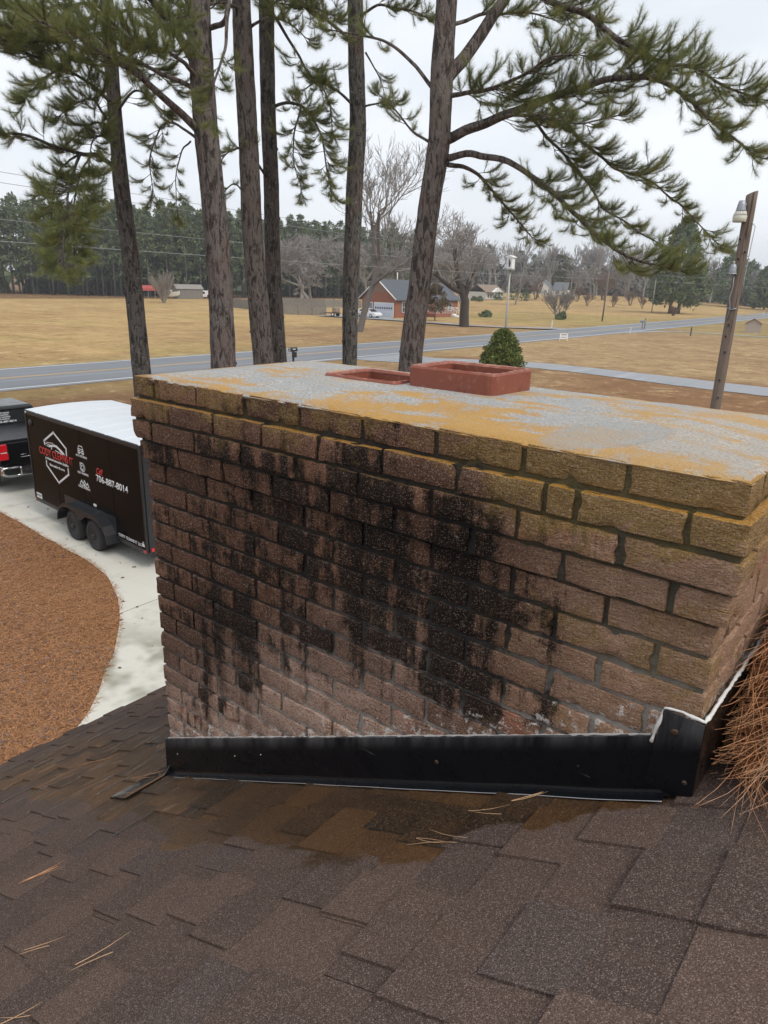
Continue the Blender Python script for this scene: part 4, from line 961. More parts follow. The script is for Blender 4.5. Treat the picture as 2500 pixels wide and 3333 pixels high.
# lights
def small(name, x, z, w, h, m, y=.012):
    mb = MB(); mb.box(x-w/2, x+w/2, y-.01, y+.010, z-h/2, z+h/2); mb.build(name, m, trailer, bevel=.004)
small('marker_light', 1.95, .93, .10, .05, M_CLEARLENS); small('marker_light', TL-.06, .43, .07, .04, M_AMBER); small('marker_light', .06, .43, .08, .04, M_REDLENS, .02)
small('marker_light', TL-.08, TT-.035, .05, .025, M_CLEARLENS, .018)
mb = MB(); mb.box(-.045, -.02, -.22, -.06, .43, .50); mb.build('tail_light', M_REDLENS, trailer, bevel=.004)
mb = MB(); mb.lathe([(.02, 0), (.075, .002), (.075, .02), (.05, .035), (.02, .04)], 20, Matrix.Translation((4.66, 0, 2.25)) @ Matrix.Rotation(R(-90), 4, 'X')); mb.build('side_vent', M_BLKTRIM, trailer)
# lettering: text runs from the front towards the rear on the near side
YS = .0045
def decal_text(name, txt, x_left, z_base, width, height, mat, bold=0.0, shear=0.0, parent=trailer, ypl=YS):
    me = text_mesh(txt, 1.0, bold, .0, shear=shear); xs_ = [v.co.x for v in me.vertices]; ys_ = [v.co.y for v in me.vertices]
    x0, x1, y0, y1 = min(xs_), max(xs_), min(ys_), max(ys_); sx, sy = width/(x1-x0), height/(y1-y0)
    for v in me.vertices:
        a, b = (v.co.x-x0)*sx, (v.co.y-y0)*sy; v.co = (x_left - a, ypl, z_base + b)
    o = link(name, me, mat, parent); s_ = o.modifiers.new('s', 'SOLIDIFY'); s_.thickness = .002; s_.offset = 0; return o
def decal_poly(name, polys, mat, ypl=YS, parent=trailer, th=.002):
    mb = MB()
    for p in polys: mb.prism(p, ypl-th/2, ypl+th/2, lambda u, v, w: (u, w, v))
    return mb.build(name, mat, parent)
def stroke(pts, w):
    out = []
    for (a, b) in zip(pts[:-1], pts[1:]):
        d = Vector((b[0]-a[0], b[1]-a[1])).normalized()*w/2; nrm = Vector((-d.y, d.x))
        out.append([(a[0]-d.x+nrm.x, a[1]-d.y+nrm.y), (a[0]-d.x-nrm.x, a[1]-d.y-nrm.y), (b[0]+d.x-nrm.x, b[1]+d.y-nrm.y), (b[0]+d.x+nrm.x, b[1]+d.y+nrm.y)])
    return out
decal_poly('emblem_outline', stroke([(4.055, 1.865), (4.08, 1.93), (3.548, 2.195), (3.015, 1.93), (3.03, 1.80)], .045), M_DECALW)
decal_poly('emblem_outline', stroke([(4.075, 1.47), (4.085, 1.38), (3.56, 1.075), (3.03, 1.365), (3.03, 1.48)], .045), M_DECALW)
car_sil = [(4.02, 1.845), (3.86, 1.855), (3.74, 1.895), (3.60, 1.925), (3.46, 1.925), (3.34, 1.885), (3.22, 1.845), (3.13, 1.80), (3.12, 1.77), (3.20, 1.775), (3.30, 1.80), (3.38, 1.845), (3.50, 1.875), (3.60, 1.875), (3.70, 1.855), (3.84, 1.825)]
decal_poly('emblem_car', [car_sil] + stroke([(4.02, 1.885), (3.72, 1.885)], .014) + stroke([(3.98, 1.915), (3.62, 1.945)], .012) + stroke([(3.55, 1.80), (3.24, 1.765)], .016) + stroke([(3.74, 1.80), (3.71, 1.84)], .025), M_DECALW)
decal_text('lettering', 'CODY CLEANS IT', 4.375, 1.605, 1.62, .165, M_DECALR, .004)
decal_text('lettering', 'professional automotive detailing', 4.10, 1.505, 1.11, .082, M_DECALW, .02)
decal_text('lettering', 'fleet washing & more', 3.925, 1.375, .72, .082, M_DECALW, .02)
decal_text('lettering', 'AUTO DETAILING', 2.585, 1.862, .475, .048, M_DECALW, .02)
decal_text('lettering', 'FLEET WASHING', 2.585, 1.495, .465, .048, M_DECALW, .02)
decal_text('lettering', 'POWER WASHING', 2.615, 1.188, .505, .048, M_DECALW, .02)
decal_text('lettering', 'Call', 1.752, 1.635, .26, .135, M_DECALR, .012, shear=.35)
decal_text('lettering', '706-887-8014', 1.790, 1.475, 1.245, .145, M_DECALW, .02)
decal_text('lettering', 'CODY CLEANS IT LLC', 1.075, .495, .885, .062, M_DECALW, .012)
def ring(cx_, cz_, rx, rz, w, n=18):
    return stroke([(cx_+rx*math.cos(2*math.pi*k/n), cz_+rz*math.sin(2*math.pi*k/n)) for k in range(n+1)], w)
decal_poly('service_icon', stroke([(2.47, 1.965), (2.46, 2.03), (2.42, 2.10), (2.28, 2.10), (2.24, 2.03), (2.23, 1.965), (2.47, 1.965)], .018) + stroke([(2.46, 2.035), (2.24, 2.035)], .016) + stroke([(2.44, 2.00), (2.38, 2.00)], .022) + stroke([(2.32, 2.00), (2.26, 2.00)], .022) + stroke([(2.46, 1.945), (2.41, 1.945)], .03) + stroke([(2.29, 1.945), (2.24, 1.945)], .03), M_DECALW)
decal_poly('service_icon', stroke([(2.44, 1.60), (2.44, 1.74), (2.32, 1.74), (2.27, 1.70)], .02) + ring(2.34, 1.65, .095, .085, .018) + ring(2.34, 1.65, .05, .045, .02) + stroke([(2.44, 1.60), (2.30, 1.575)], .02), M_DECALW)
decal_poly('service_icon', stroke([(2.53, 1.27), (2.45, 1.36), (2.39, 1.29), (2.33, 1.375), (2.25, 1.285), (2.20, 1.34), (2.16, 1.27)], .026) + [[(2.37, 1.27), (2.335, 1.32), (2.30, 1.27), (2.335, 1.245)]] + stroke([(2.50, 1.26), (2.20, 1.245)], .018), M_DECALW)
decal_poly('sticker', [[(4.84, .475), (4.84, .60), (4.56, .60), (4.56, .475)]], M_DECALW)
decal_poly('sticker_print', stroke([(4.82, .555), (4.58, .555)], .014) + stroke([(4.82, .525), (4.60, .525)], .01), M_BLKTRIM, YS+.003)
decal_poly('sticker', ring(.11, .60, .018, .02, .012, 8) + [[(.15, .545), (.07, .545), (.075, .58), (.145, .58)]] + stroke([(.15, .53), (.07, .53)], .02), M_DECALW, .02)

# ---- pickup truck ahead of the trailer (only its rear shows)
truck = empty('pickup_truck', (-16.02, 7.05, 0.0), u_ang, 'black pickup truck hitched in front of the cargo trailer, rear half in view', 'truck')
HW_ = 1.02                                     # half width; local x forward, +y near side
def tsec(name, prof, y0, y1, mat, bevel=.03):
    mb = MB(); mb.prism(prof, y0, y1, lambda u, v, w: (u, w, v)); return mb.build(name, mat, truck, bevel=bevel)
body = [(.12, .62), (.12, 1.00), (.14, 1.38), (2.05, 1.42), (2.05, 1.36), (5.6, 1.28), (5.75, 1.05), (5.78, .55), (5.3, .42), (5.12, .78), (4.72, .90), (4.32, .78), (4.15, .42), (1.95, .42), (1.76, .78), (1.36, .92), (.96, .80), (.78, .50), (.20, .50)]
tsec('body', body, -HW_, HW_, M_BLKPAINT, .05)
tsec('cab', [(2.10, 1.36), (2.22, 1.60), (2.34, 1.84), (2.50, 1.90), (3.75, 1.91), (4.05, 1.84), (4.75, 1.30)], -.86, .86, M_BLKPAINT, .07)
mb = MB(); mb.box(.16, 2.06, -HW_+.06, HW_-.06, 1.39, 1.435); mb.build('tonneau_cover', simple('tonneau_vinyl', (.016, .017, .020), .42, spec=.25, var=.3, vscale=2, bmp=.1, bscale=3, bdist=.02), truck, bevel=.012)
for s in (-1, 1):
    mb = MB(); mb.box(.14, 2.06, s*HW_-.035-.03*(s > 0)+.03*(s < 0)*0, s*HW_+.035-.03, 1.385, 1.45); mb.build('bed_rail', M_BLKTRIM, truck, bevel=.015)
mb = MB(); mb.prism([(-.80, 1.47), (.80, 1.47), (.74, 1.80), (-.74, 1.80)], 0, .012, lambda u, v, w: (2.155 + (v-1.47)*.44 - .02 - w, u, v)); mb.build('rear_window', M_CARGLASS, truck)
mb = MB(); mb.box(.085, .125, -.80, .80, .80, 1.37); mb.build('tailgate', M_BLKPAINT, truck, bevel=.015)
mb = MB(); mb.box(.06, .10, -.13, .13, 1.22, 1.30); mb.build('tailgate_handle', M_BLKTRIM, truck, bevel=.01)
for s in (-1, 1):
    y0, y1 = (.80, HW_+.008) if s > 0 else (-HW_-.008, -.80)
    for (za, zb, ins) in ((.95, 1.13, 0), (1.15, 1.35, .01)):
        mb = MB(); mb.box(.075, .22, y0+ins*(s > 0), y1-ins*(s < 0), za, zb); mb.build('tail_light', M_REDLENS, truck, bevel=.02)
    mb = MB(); mb.box(.068, .16, y0+.03, y1-.05, 1.132, 1.148); mb.build('tail_light_bar', M_CLEARLENS, truck)
# chrome rear bumper with the corner step openings
mb = MB(); mb.box(-.02, .14, -.60, .60, .52, .76); mb.build('bumper', M_CHROME, truck, bevel=.03)
for s in (-1, 1):
    mb = MB(); Y = [(.60, .52), (1.00, .58), (1.03, .66), (1.03, .78), (.60, .78)]
    fr = lambda pts, x: [(x, s*p[0], p[1]) for p in pts]
    mb.tube(fr([(.58, .755), (.98, .755), (1.015, .72), (1.0, .61), (.92, .56), (.72, .535), (.58, .545), (.56, .65), (.58, .755)], .02), .033, 10)
    mb.build('bumper_step', M_CHROME, truck)
    mb = MB(); mb.box(.02, .10, min(s*.58, s*.98), max(s*.58, s*.98), .56, .74); mb.build('bumper_pocket', M_DARK, truck)
    mb = MB(); mb.box(.04, .30, min(s*.95, s*1.02), max(s*.95, s*1.02), .56, .80); mb.build('bumper_end', M_CHROME, truck, bevel=.02)
for x in (1.36, 4.72):
    wheel(truck, x, HW_-.01, .41, .27, 1, .25, 6); wheel(truck, x, -HW_+.01, .41, .27, -1, .25, 6)
for s in (-1, 1):
    for a, b in (((2.40, 1.46), (3.10, 1.80)), ((3.20, 1.46), (3.85, 1.80))):
        mb = MB(); mb.box(a[0], b[0], s*.86-.008, s*.86+.008, a[1], b[1]); mb.build('side_window', M_CARGLASS, truck, bevel=.02)
def rear_text(txt, yl, zb, w, h, mat, xo):
    me = text_mesh(txt, 1.0, .02, .0); X = [v.co.x for v in me.vertices]; Yy = [v.co.y for v in me.vertices]
    sx, sy = w/(max(X)-min(X)), h/(max(Yy)-min(Yy))
    for v in me.vertices:
        a, b = (v.co.x-min(X))*sx, zb + (v.co.y-min(Yy))*sy
        v.co = (xo(b), yl - a, b)
    o = link('lettering', me, mat, truck); s_ = o.modifiers.new('s', 'SOLIDIFY'); s_.thickness = .002; s_.offset = 0
wx = lambda z: 2.155 + (z-1.47)*.44 - .02 - .016
for k, t_ in enumerate(('• MOBILE DETAILING', '• FLEET WASHING', '• PRESSURE WASHING', '• SOFT WASHING')):
    rear_text(t_, .36, 1.735-.052*k, .50-.03*(k % 2), .036, M_DECALW, wx)
rear_text('Call', .34, 1.505, .10, .052, M_DECALR, wx); rear_text('706-887-8014', .225, 1.505, .50, .052, M_DECALW, wx)
mb = MB(); mb.tube([(.06, .52, .99), (.06, -.2, .99)], .007, 5); mb.tube([(.06, .52, 1.05), (.06, .36, 1.05)], .006, 5); mb.build('tailgate_script', M_CHROME, truck)
# ================================================================== NEAR PINES
def bark_material(name, a, b_, sc=1.0, lich=.3):
    m, b = new_mat(name); P = coords('pos')
    q = scaled(P, (11*sc, 11*sc, 3*sc)); d = vor(q, 1.0, 'DISTANCE_TO_EDGE'); n = nz(P, 28*sc, 4, .7); k = nz(P, 1.3, 3); fur = nz(scaled(P, (12*sc, 12*sc, 3.4*sc)), 1, 4, .65, .8)
    c = mixc(n, a, b_); c = mixc(fur.smooth(.54, .40)*.88, c, tuple(v*.30 for v in a)); c = mixc(d.smooth(.05, .0)*.25, c, tuple(v*.35 for v in a))
    c = mixc(k.smooth(.5, .7)*.35, c, (.14, .085, .07)); c = mixc(nz(P, 7, 4, .7).smooth(.58, .66)*lich, c, (.26, .27, .24))
    put(b.inputs['Base Color'], c); b.inputs['Roughness'].default_value = .9; b.inputs['Specular IOR Level'].default_value = .2
    bump(b, fur*1.1 + d.mn(.12)*1.2 + n*.6, 1.0, .05); return m
M_BARK = [bark_material('dark_pine_bark', (.065, .058, .054), (.160, .146, .136), 1.0, .45), bark_material('reddish_pine_bark', (.095, .078, .073), (.225, .195, .184), .85, .2),
          bark_material('brown_pine_bark', (.098, .082, .074), (.225, .195, .18), .9, .2), bark_material('grey_pine_bark', (.075, .071, .066), (.185, .178, .165), 1.0, .55)]
def needle_material(name, a, b_, y):
    m, b = new_mat(name); P = coords('pos'); n = nz(P, .9, 3); k = vorcol(P, 5)
    c = mixc(n, a, b_); c = mixc(k.smooth(.5, .95)*.55, c, y)
    put(b.inputs['Base Color'], c); b.inputs['Roughness'].default_value = .42; b.inputs['Specular IOR Level'].default_value = .35
    t = S.nt.nodes.new('ShaderNodeBsdfTranslucent'); put(t.inputs['Color'], c); mx = S.nt.nodes.new('ShaderNodeMixShader'); mx.inputs[0].default_value = .38
    o = [q for q in S.nt.nodes if q.type == 'OUTPUT_MATERIAL'][0]
    S.nt.links.new(b.outputs[0], mx.inputs[1]); S.nt.links.new(t.outputs[0], mx.inputs[2]); S.nt.links.new(mx.outputs[0], o.inputs['Surface']); return m
M_NEED = needle_material('pine_needles', (.135, .167, .066), (.212, .240, .086), (.34, .32, .10))
M_TWIG = simple('twig_bark', (.085, .065, .055), .9, var=.3)

class Foliage:
    def __init__(s): s.o = []; s.d = []; s.l = []
    def tuft(s, p, d, l): s.o.append(tuple(p)); s.d.append(tuple(d)); s.l.append(l)
    def mesh(s, name, k, width, seed, spread=(.10, 1.15)):
        r = np.random.RandomState(seed); O = np.array(s.o); D = np.array(s.d); Ln = np.array(s.l); n = len(O)
        D /= np.linalg.norm(D, axis=1)[:, None]
        a = np.where(np.abs(D[:, [2]]) < .9, [[0, 0, 1.]], [[1., 0, 0]]); U = np.cross(D, a); U /= np.linalg.norm(U, axis=1)[:, None]; Vv = np.cross(D, U)
        th = r.uniform(*spread, (n, k)); ph = r.uniform(0, 2*np.pi, (n, k)); ln = Ln[:, None]*r.uniform(.75, 1.1, (n, k))
        nd = D[:, None]*np.cos(th)[..., None] + (U[:, None]*np.cos(ph)[..., None] + Vv[:, None]*np.sin(ph)[..., None])*np.sin(th)[..., None]
        base = O[:, None] + D[:, None]*r.uniform(-.05, .05, (n, k))[..., None]
        tip = base + nd*ln[..., None] - np.array([0, 0, 1.])*(ln**2*.35)[..., None]
        sd = np.cross(nd, r.normal(size=(n, k, 3))); sd /= np.linalg.norm(sd, axis=2)[..., None] + 1e-9
        v = np.stack([base - sd*width*.5, base + sd*width*.5, tip], 2).reshape(-1, 3)
        return np_mesh(name, v, np.arange(len(v)).reshape(-1, 3))
def resample(pts, step):
    P = [Vector(p) for p in curve3(pts)]; out = [P[0]]; acc = 0
    for a, b in zip(P[:-1], P[1:]):
        L = (b-a).length
        while acc + L >= step:
            t = (step-acc)/L; a = a.lerp(b, t); out.append(a.copy()); L = (b-a).length; acc = 0
        acc += L
    return out
def curve3(pts, n=6):
    out = []; q = [Vector(p) for p in [pts[0]] + list(pts) + [pts[-1]]]
    for i in range(1, len(q)-2):
        for k in range(n):
            t = k/n; a, b, c, d = q[i-1], q[i], q[i+1], q[i+2]
            out.append(.5*((2*b) + (c-a)*t + (2*a-5*b+4*c-d)*t*t + (3*b-a-3*c+d)*t**3))
    return out + [q[-1]]
def grow_branch(root, mat, twigs, fol, pts, r0, r1, start, tlen, spc, rr, vol=1.6):
    bark = MB(); tlen *= vol; spc *= .95
    C = curve3(pts); n = len(C)
    C = [p + noise.noise_vector(p*1.7)*.05*min(1, i/4) for i, p in enumerate(C)]
    bark.tube(C, [r0 + (r1-r0)*(i/(n-1))**.8 for i in range(n)], 8)
    bark.build('branch', mat, root, recalc=False)
    if start > 1: return
    Lt = [0]
    for a, b in zip(C[:-1], C[1:]): Lt.append(Lt[-1]+(b-a).length)
    tot = Lt[-1]; s = tot*start
    while s < tot:
        i = max(i for i in range(n) if Lt[i] <= s); j = min(i+1, n-1); t = (s-Lt[i])/max(1e-6, Lt[j]-Lt[i]) if j > i else 0
        p = C[i].lerp(C[j], t); tan = (C[j]-C[max(0, i-1)]).normalized(); f = (s/tot-start)/max(.01, 1-start)
        side = tan.cross(Vector((0, 0, 1))).normalized()*(1 if rr.random() < .5 else -1); up = Vector((0, 0, 1))
        d = (tan*rr.uniform(.35, .9) + side*rr.uniform(.35, 1.0) + up*rr.uniform(-.40, .45)).normalized()
        ln = tlen*rr.uniform(.45, 1.15)*(1 - .45*f)
        twig(twigs, fol, p, d, ln, rr); s += spc*rr.uniform(.6, 1.4)
    for k in range(3): twig(twigs, fol, C[-1], ((C[-1]-C[-3]).normalized() + Vector((rr.uniform(-.4, .4), rr.uniform(-.4, .4), rr.uniform(-.2, .4)))).normalized(), tlen*.5, rr)
def twig(twigs, fol, p, d, ln, rr, lev=0):
    pts = [p]; q = p.copy(); dd = d.copy(); st = ln/4
    for k in range(4):
        dd = (dd + Vector((rr.uniform(-.22, .22), rr.uniform(-.22, .22), .16*k - .10))).normalized(); q = q + dd*st; pts.append(q.copy())
    twigs.tube(pts, [.010, .008, .0065, .005, .004], 3, cap=False)
    m = max(2, int(ln/.085))
    for k in range(m):
        t = .42 + .58*k/max(1, m-1); i = min(3, int(t*4)); g = t*4-i; pp = pts[i].lerp(pts[i+1], g); tn = (pts[i+1]-pts[i]).normalized()
        fol.tuft(pp, tn + Vector((0, 0, .30)), rr.uniform(.14, .20))
    if lev < 1 and ln > .3:
        for k in range(3): i = rr.choice((1, 1, 2, 3)); twig(twigs, fol, pts[i], (pts[i+1]-pts[i]).normalized() + Vector((rr.uniform(-.8, .8), rr.uniform(-.8, .8), rr.uniform(-.3, .5))), ln*.5, rr, 1)
tree_lab = {'t1': ('slim dark pine, leftmost of the near trunks, with a drooping clump', 0), 't2': ('thick reddish pine, second near trunk from the left, with long bare limbs', 1),
            't3': ('tall straight brown pine in front of its darker twin trunk', 2), 't4': ('slim dark pine standing just right behind the straight brown one', 0),
            't5': ('slim lichen-grey pine between the twin trunks and the big right pine', 3), 't6': ('largest pine, at right, with wide limbs sweeping over the road', 2)}
for ti, (tk, P) in enumerate(TRUNKS.items()):
    rr = random.Random(100+ti); lab, bi = tree_lab[tk]; base = Vector(P[0][:3]); base.z = 0
    root = empty('pine_tree', base, 0, lab, 'tree', 'tall pines between the driveway and the road')
    bark = MB(); bark_i = bi; twigs = MB(); fol = Foliage(); loc = lambda p: Vector(p[:3]) - base
    pts = [loc(p) for p in P]; C = curve3(pts, 8); n = len(C); rad = np.interp(np.linspace(0, len(P)-1, n), range(len(P)), [p[3] for p in P])
    # trunk with uneven girth
    vs = []; K = 22
    for i, c in enumerate(C):
        for k in range(K):
            a = 2*math.pi*k/K; q = Vector((math.cos(a), math.sin(a), 0)); r_ = rad[i]*(1 + .05*noise.noise(Vector((q.x*1.3, q.y*1.3, c.z*.8+ti*9))) + .055*noise.noise(Vector((q.x*4, q.y*4, c.z*3+ti*5))))
            vs.append(c + q*r_)
    tm = MB(); tm.smooth = True; tm.add(vs, [(i*K+k, i*K+(k+1) % K, (i+1)*K+(k+1) % K, (i+1)*K+k) for i in range(n-1) for k in range(K)])
    tm.build('trunk', M_BARK[bi], root, recalc=False)
    for kn in range(7):                        # knots and branch scars
        z_ = rr.uniform(2.8, 10); i = min(range(n), key=lambda i: abs(C[i].z-z_)); a = rr.uniform(0, 6.28); q = Vector((math.cos(a), math.sin(a), .15))
        kb = MB(); kb.tube([C[i]+q*rad[i]*.8, C[i]+q*rad[i]*1.10], [.075, .03], 8); kb.build('knot', M_BARK[bi], root, recalc=False)
    for (t_, pts_, r0, r1, st, tw, sp) in BRANCHES:
        if t_ == tk: grow_branch(root, M_BARK[bi], twigs, fol, [loc(p) for p in pts_], r0, r1, st, tw, sp, rr)
    for k in range(9):                         # limbs of the crown above the picture
        z_ = 13.2 + 7.6*k/9 + rr.uniform(-.3, .3); i = min(range(n), key=lambda i: abs(C[i].z-z_)); a = 2.4*k + ti; ln = 3.0*(1-(z_-13)/9.5)+.5
        q = Vector((math.cos(a), math.sin(a), 0))
        grow_branch(root, M_BARK[bi], twigs, fol, [C[i], C[i]+q*ln*.35+Vector((0, 0, .35)), C[i]+q*ln*.7+Vector((0, 0, .5)), C[i]+q*ln+Vector((0, 0, .45))], .06, .015, .3, .7, .16, rr)
    tag(twigs.build('twigs', M_TWIG, root, recalc=False), kind='stuff')
    me = fol.mesh('needles', 40, .0037, 50+ti); tag(link('needles', me, M_NEED, root), kind='stuff')
    print(tk, 'tufts', len(fol.o))
# bare hanging twig sprays at the far left
# ================================================================== MIDDLE AND FAR DISTANCE
def clump_mesh(name, centres, radii, per, leaf, seed, up=.3):
    """leaf-sized triangles in clumps"""
    r = np.random.RandomState(seed); C = np.array(centres); n = len(C); Rd = np.array(radii)
    d = r.normal(size=(n, per, 3)); d /= np.linalg.norm(d, axis=2)[..., None]
    p = C[:, None] + d*(Rd[:, None]*r.uniform(.25, 1.0, (n, per)))[..., None]*np.array([1, 1, .75])
    a = d + r.normal(size=(n, per, 3))*.55 + np.array([0, 0, up]); a /= np.linalg.norm(a, axis=2)[..., None]
    b = np.cross(a, r.normal(size=(n, per, 3))); b /= np.linalg.norm(b, axis=2)[..., None] + 1e-9
    s = leaf*r.uniform(.5, 1.25, (n, per))[..., None]
    v = np.stack([p - b*s*.42, p + b*s*.42, p + a*s], 2).reshape(-1, 3)
    return np_mesh(name, v, np.arange(len(v)).reshape(-1, 3))
def leafmat(name, a, b_, y, sc=.25, trans=.2):
    m, b = new_mat(name); P = coords('pos'); n = nz(P, sc, 3); r = objrand(); k = vorcol(P, sc*6)
    c = mixc(n, a, b_); c = mixc(k*.5, c, y); c = mixc((r - .5)*.35, c, tuple(v*.6 for v in a))
    put(b.inputs['Base Color'], c); b.inputs['Roughness'].default_value = .6; b.inputs['Specular IOR Level'].default_value = .2; return m
M_FOREST = leafmat('forest_needles', (.060, .092, .046), (.105, .145, .066), (.185, .205, .085), .16)
M_FTRUNK = simple('forest_trunk', (.115, .105, .098), .95, var=.3, vscale=1.0)
M_CEDAR = leafmat('pine_foliage', (.072, .110, .060), (.135, .180, .088), (.20, .235, .105), .3)
M_BUSH = leafmat('bush_foliage', (.060, .100, .030), (.120, .170, .045), (.27, .25, .06), 1.3)
M_BROWNLEAF = leafmat('brown_foliage', (.10, .062, .038), (.17, .115, .07), (.11, .115, .055), .5)
# ---- pine plantation beyond the field
def forest_pine(seed, H, per=20, nclump=64, name='pine'):
    r = random.Random(seed); cs = []; rs = []
    for k in range(nclump):
        t = r.random()**.85; z = H*(.34 + .64*t); R_ = 2.9*(1-t)**.62*(.55 + .45*min(1, t*6)) + .3
        a = r.uniform(0, 6.283); q = R_*math.sqrt(r.uniform(.15, 1)); cs.append((q*math.cos(a), q*math.sin(a), z)); rs.append(r.uniform(.75, 1.25)*(1-.4*t))
    for k in range(4):
        a = r.uniform(0, 6.283); q = r.uniform(1.8, 3.2); cs.append((q*math.cos(a), q*math.sin(a), H*r.uniform(.16, .36))); rs.append(1.2)
    crown = clump_mesh('crown', cs, rs, per, .75, seed)
    tb = MB(); lean = r.uniform(-.4, .4)
    tb.tube([(0, 0, -.3), (lean*.3, 0, H*.3), (lean*.6, .1, H*.65), (lean, 0, H*.97)], [.24, .19, .13, .03], 7)
    return crown, tb.mesh('trunk')
FP = [forest_pine(30+i, H) for i, H in enumerate((25.5, 24.5, 26, 23.5, 25))]
EDGE = [Vector(p) for p in ((-262, -8, 0), (-236, 46, 0), (-214.5, 90, 0), (-190, 115, 0), (-178, 142, 0), (-186, 172, 0), (-176, 200, 0), (-166, 226, 0))]
def edge_pts(step, off, rr):
    out = []; acc = 0
    for a, b in zip(EDGE[:-1], EDGE[1:]):
        L = (b-a).length; n_ = Vector((-(b-a).y, (b-a).x, 0)).normalized()
        while acc < L:
            p = a.lerp(b, acc/L) + n_*(off + rr.uniform(-1.3, 1.3)); out.append(p); acc += step*rr.uniform(.75, 1.25)
        acc -= L
    return out
rf = random.Random(77); srcs = []
for i, (cr, tr) in enumerate(FP):
    cr.materials.append(M_FOREST); tr.materials.append(M_FTRUNK)
cntf = 0
for row, (off, step) in enumerate(((0, 4.6), (4.5, 4.4))):
    for p in edge_pts(step, off, rf):
        cr, tr = FP[rf.randrange(5)]
        root = empty('plantation_pine', p, rf.uniform(0, 6.28), 'tall plantation pine with a bare lower trunk at the forest edge beyond the field', 'tree', 'plantation pines along the forest edge')
        s = rf.uniform(.93, 1.05); root.scale = (s*1.05, s*1.05, s)
        for nm, me in (('trunk', tr), ('crown', cr)):
            o = bpy.data.objects.new(nm, me); COL.objects.link(o); o.parent = root
        cntf += 1
# the wood behind them reads as one mass
allv = []; allf = []; allm = []; base = 0
low = [forest_pine(60+i, H, per=11, nclump=46) for i, H in enumerate((25, 26.5, 25.5))]
def arrs(me):
    v = np.empty(len(me.vertices)*3, np.float32); me.vertices.foreach_get('co', v); return v.reshape(-1, 3)
TV = [arrs(a) for a, b in low]
wt = MB()
for row in range(2, 13):
    for p in edge_pts(4.8 if row < 5 else 6.5, 4.5*row + (6 if row > 5 else 0), rf):
        v = TV[rf.randrange(3)]; a = rf.uniform(0, 6.28); s = rf.uniform(.92, 1.08); c, sn = math.cos(a), math.sin(a)
        w = v @ np.array([[c, sn, 0], [-sn, c, 0], [0, 0, 1]], np.float32)*s + np.array(p, np.float32); allv.append(w)
        if row < 9: wt.tube([(p.x, p.y, -.3), (p.x, p.y, 16*s)], [.22, .14], 5, cap=False)
for row in range(5, 13):
    for p in edge_pts(3.4, 4.5*row, rf):
        r_ = np.random.RandomState(int(p.x*100) % 9999); dd = r_.normal(size=(16, 1, 3))*[[[1.6, 1.6, 2.2]]]; tri = r_.normal(size=(16, 3, 3))*2.0 + dd + [p.x, p.y, 1 + 9*rf.random()]; allv.append(tri.reshape(-1, 3).astype(np.float32))
V = np.concatenate(allv); fo = empty('pine_wood', (-200, 120, 0)); fo.empty_display_size = 1
tag(fo, 'dense dark green pine wood massed behind the forest edge', 'wood', kind='stuff')
o1_ = link('canopy', np_mesh('canopy', V - np.array([-200, 120, 0], np.float32), np.arange(len(V)).reshape(-1, 3)), M_FOREST, fo); o1_['kind'] = 'stuff'
for i, v in enumerate(wt.v): wt.v[i] = (v[0]+200, v[1]-120, v[2])
o2_ = wt.build('wood_trunks', M_FTRUNK, fo, recalc=False); o2_['kind'] = 'stuff'
print('forest', cntf, len(V)//3)

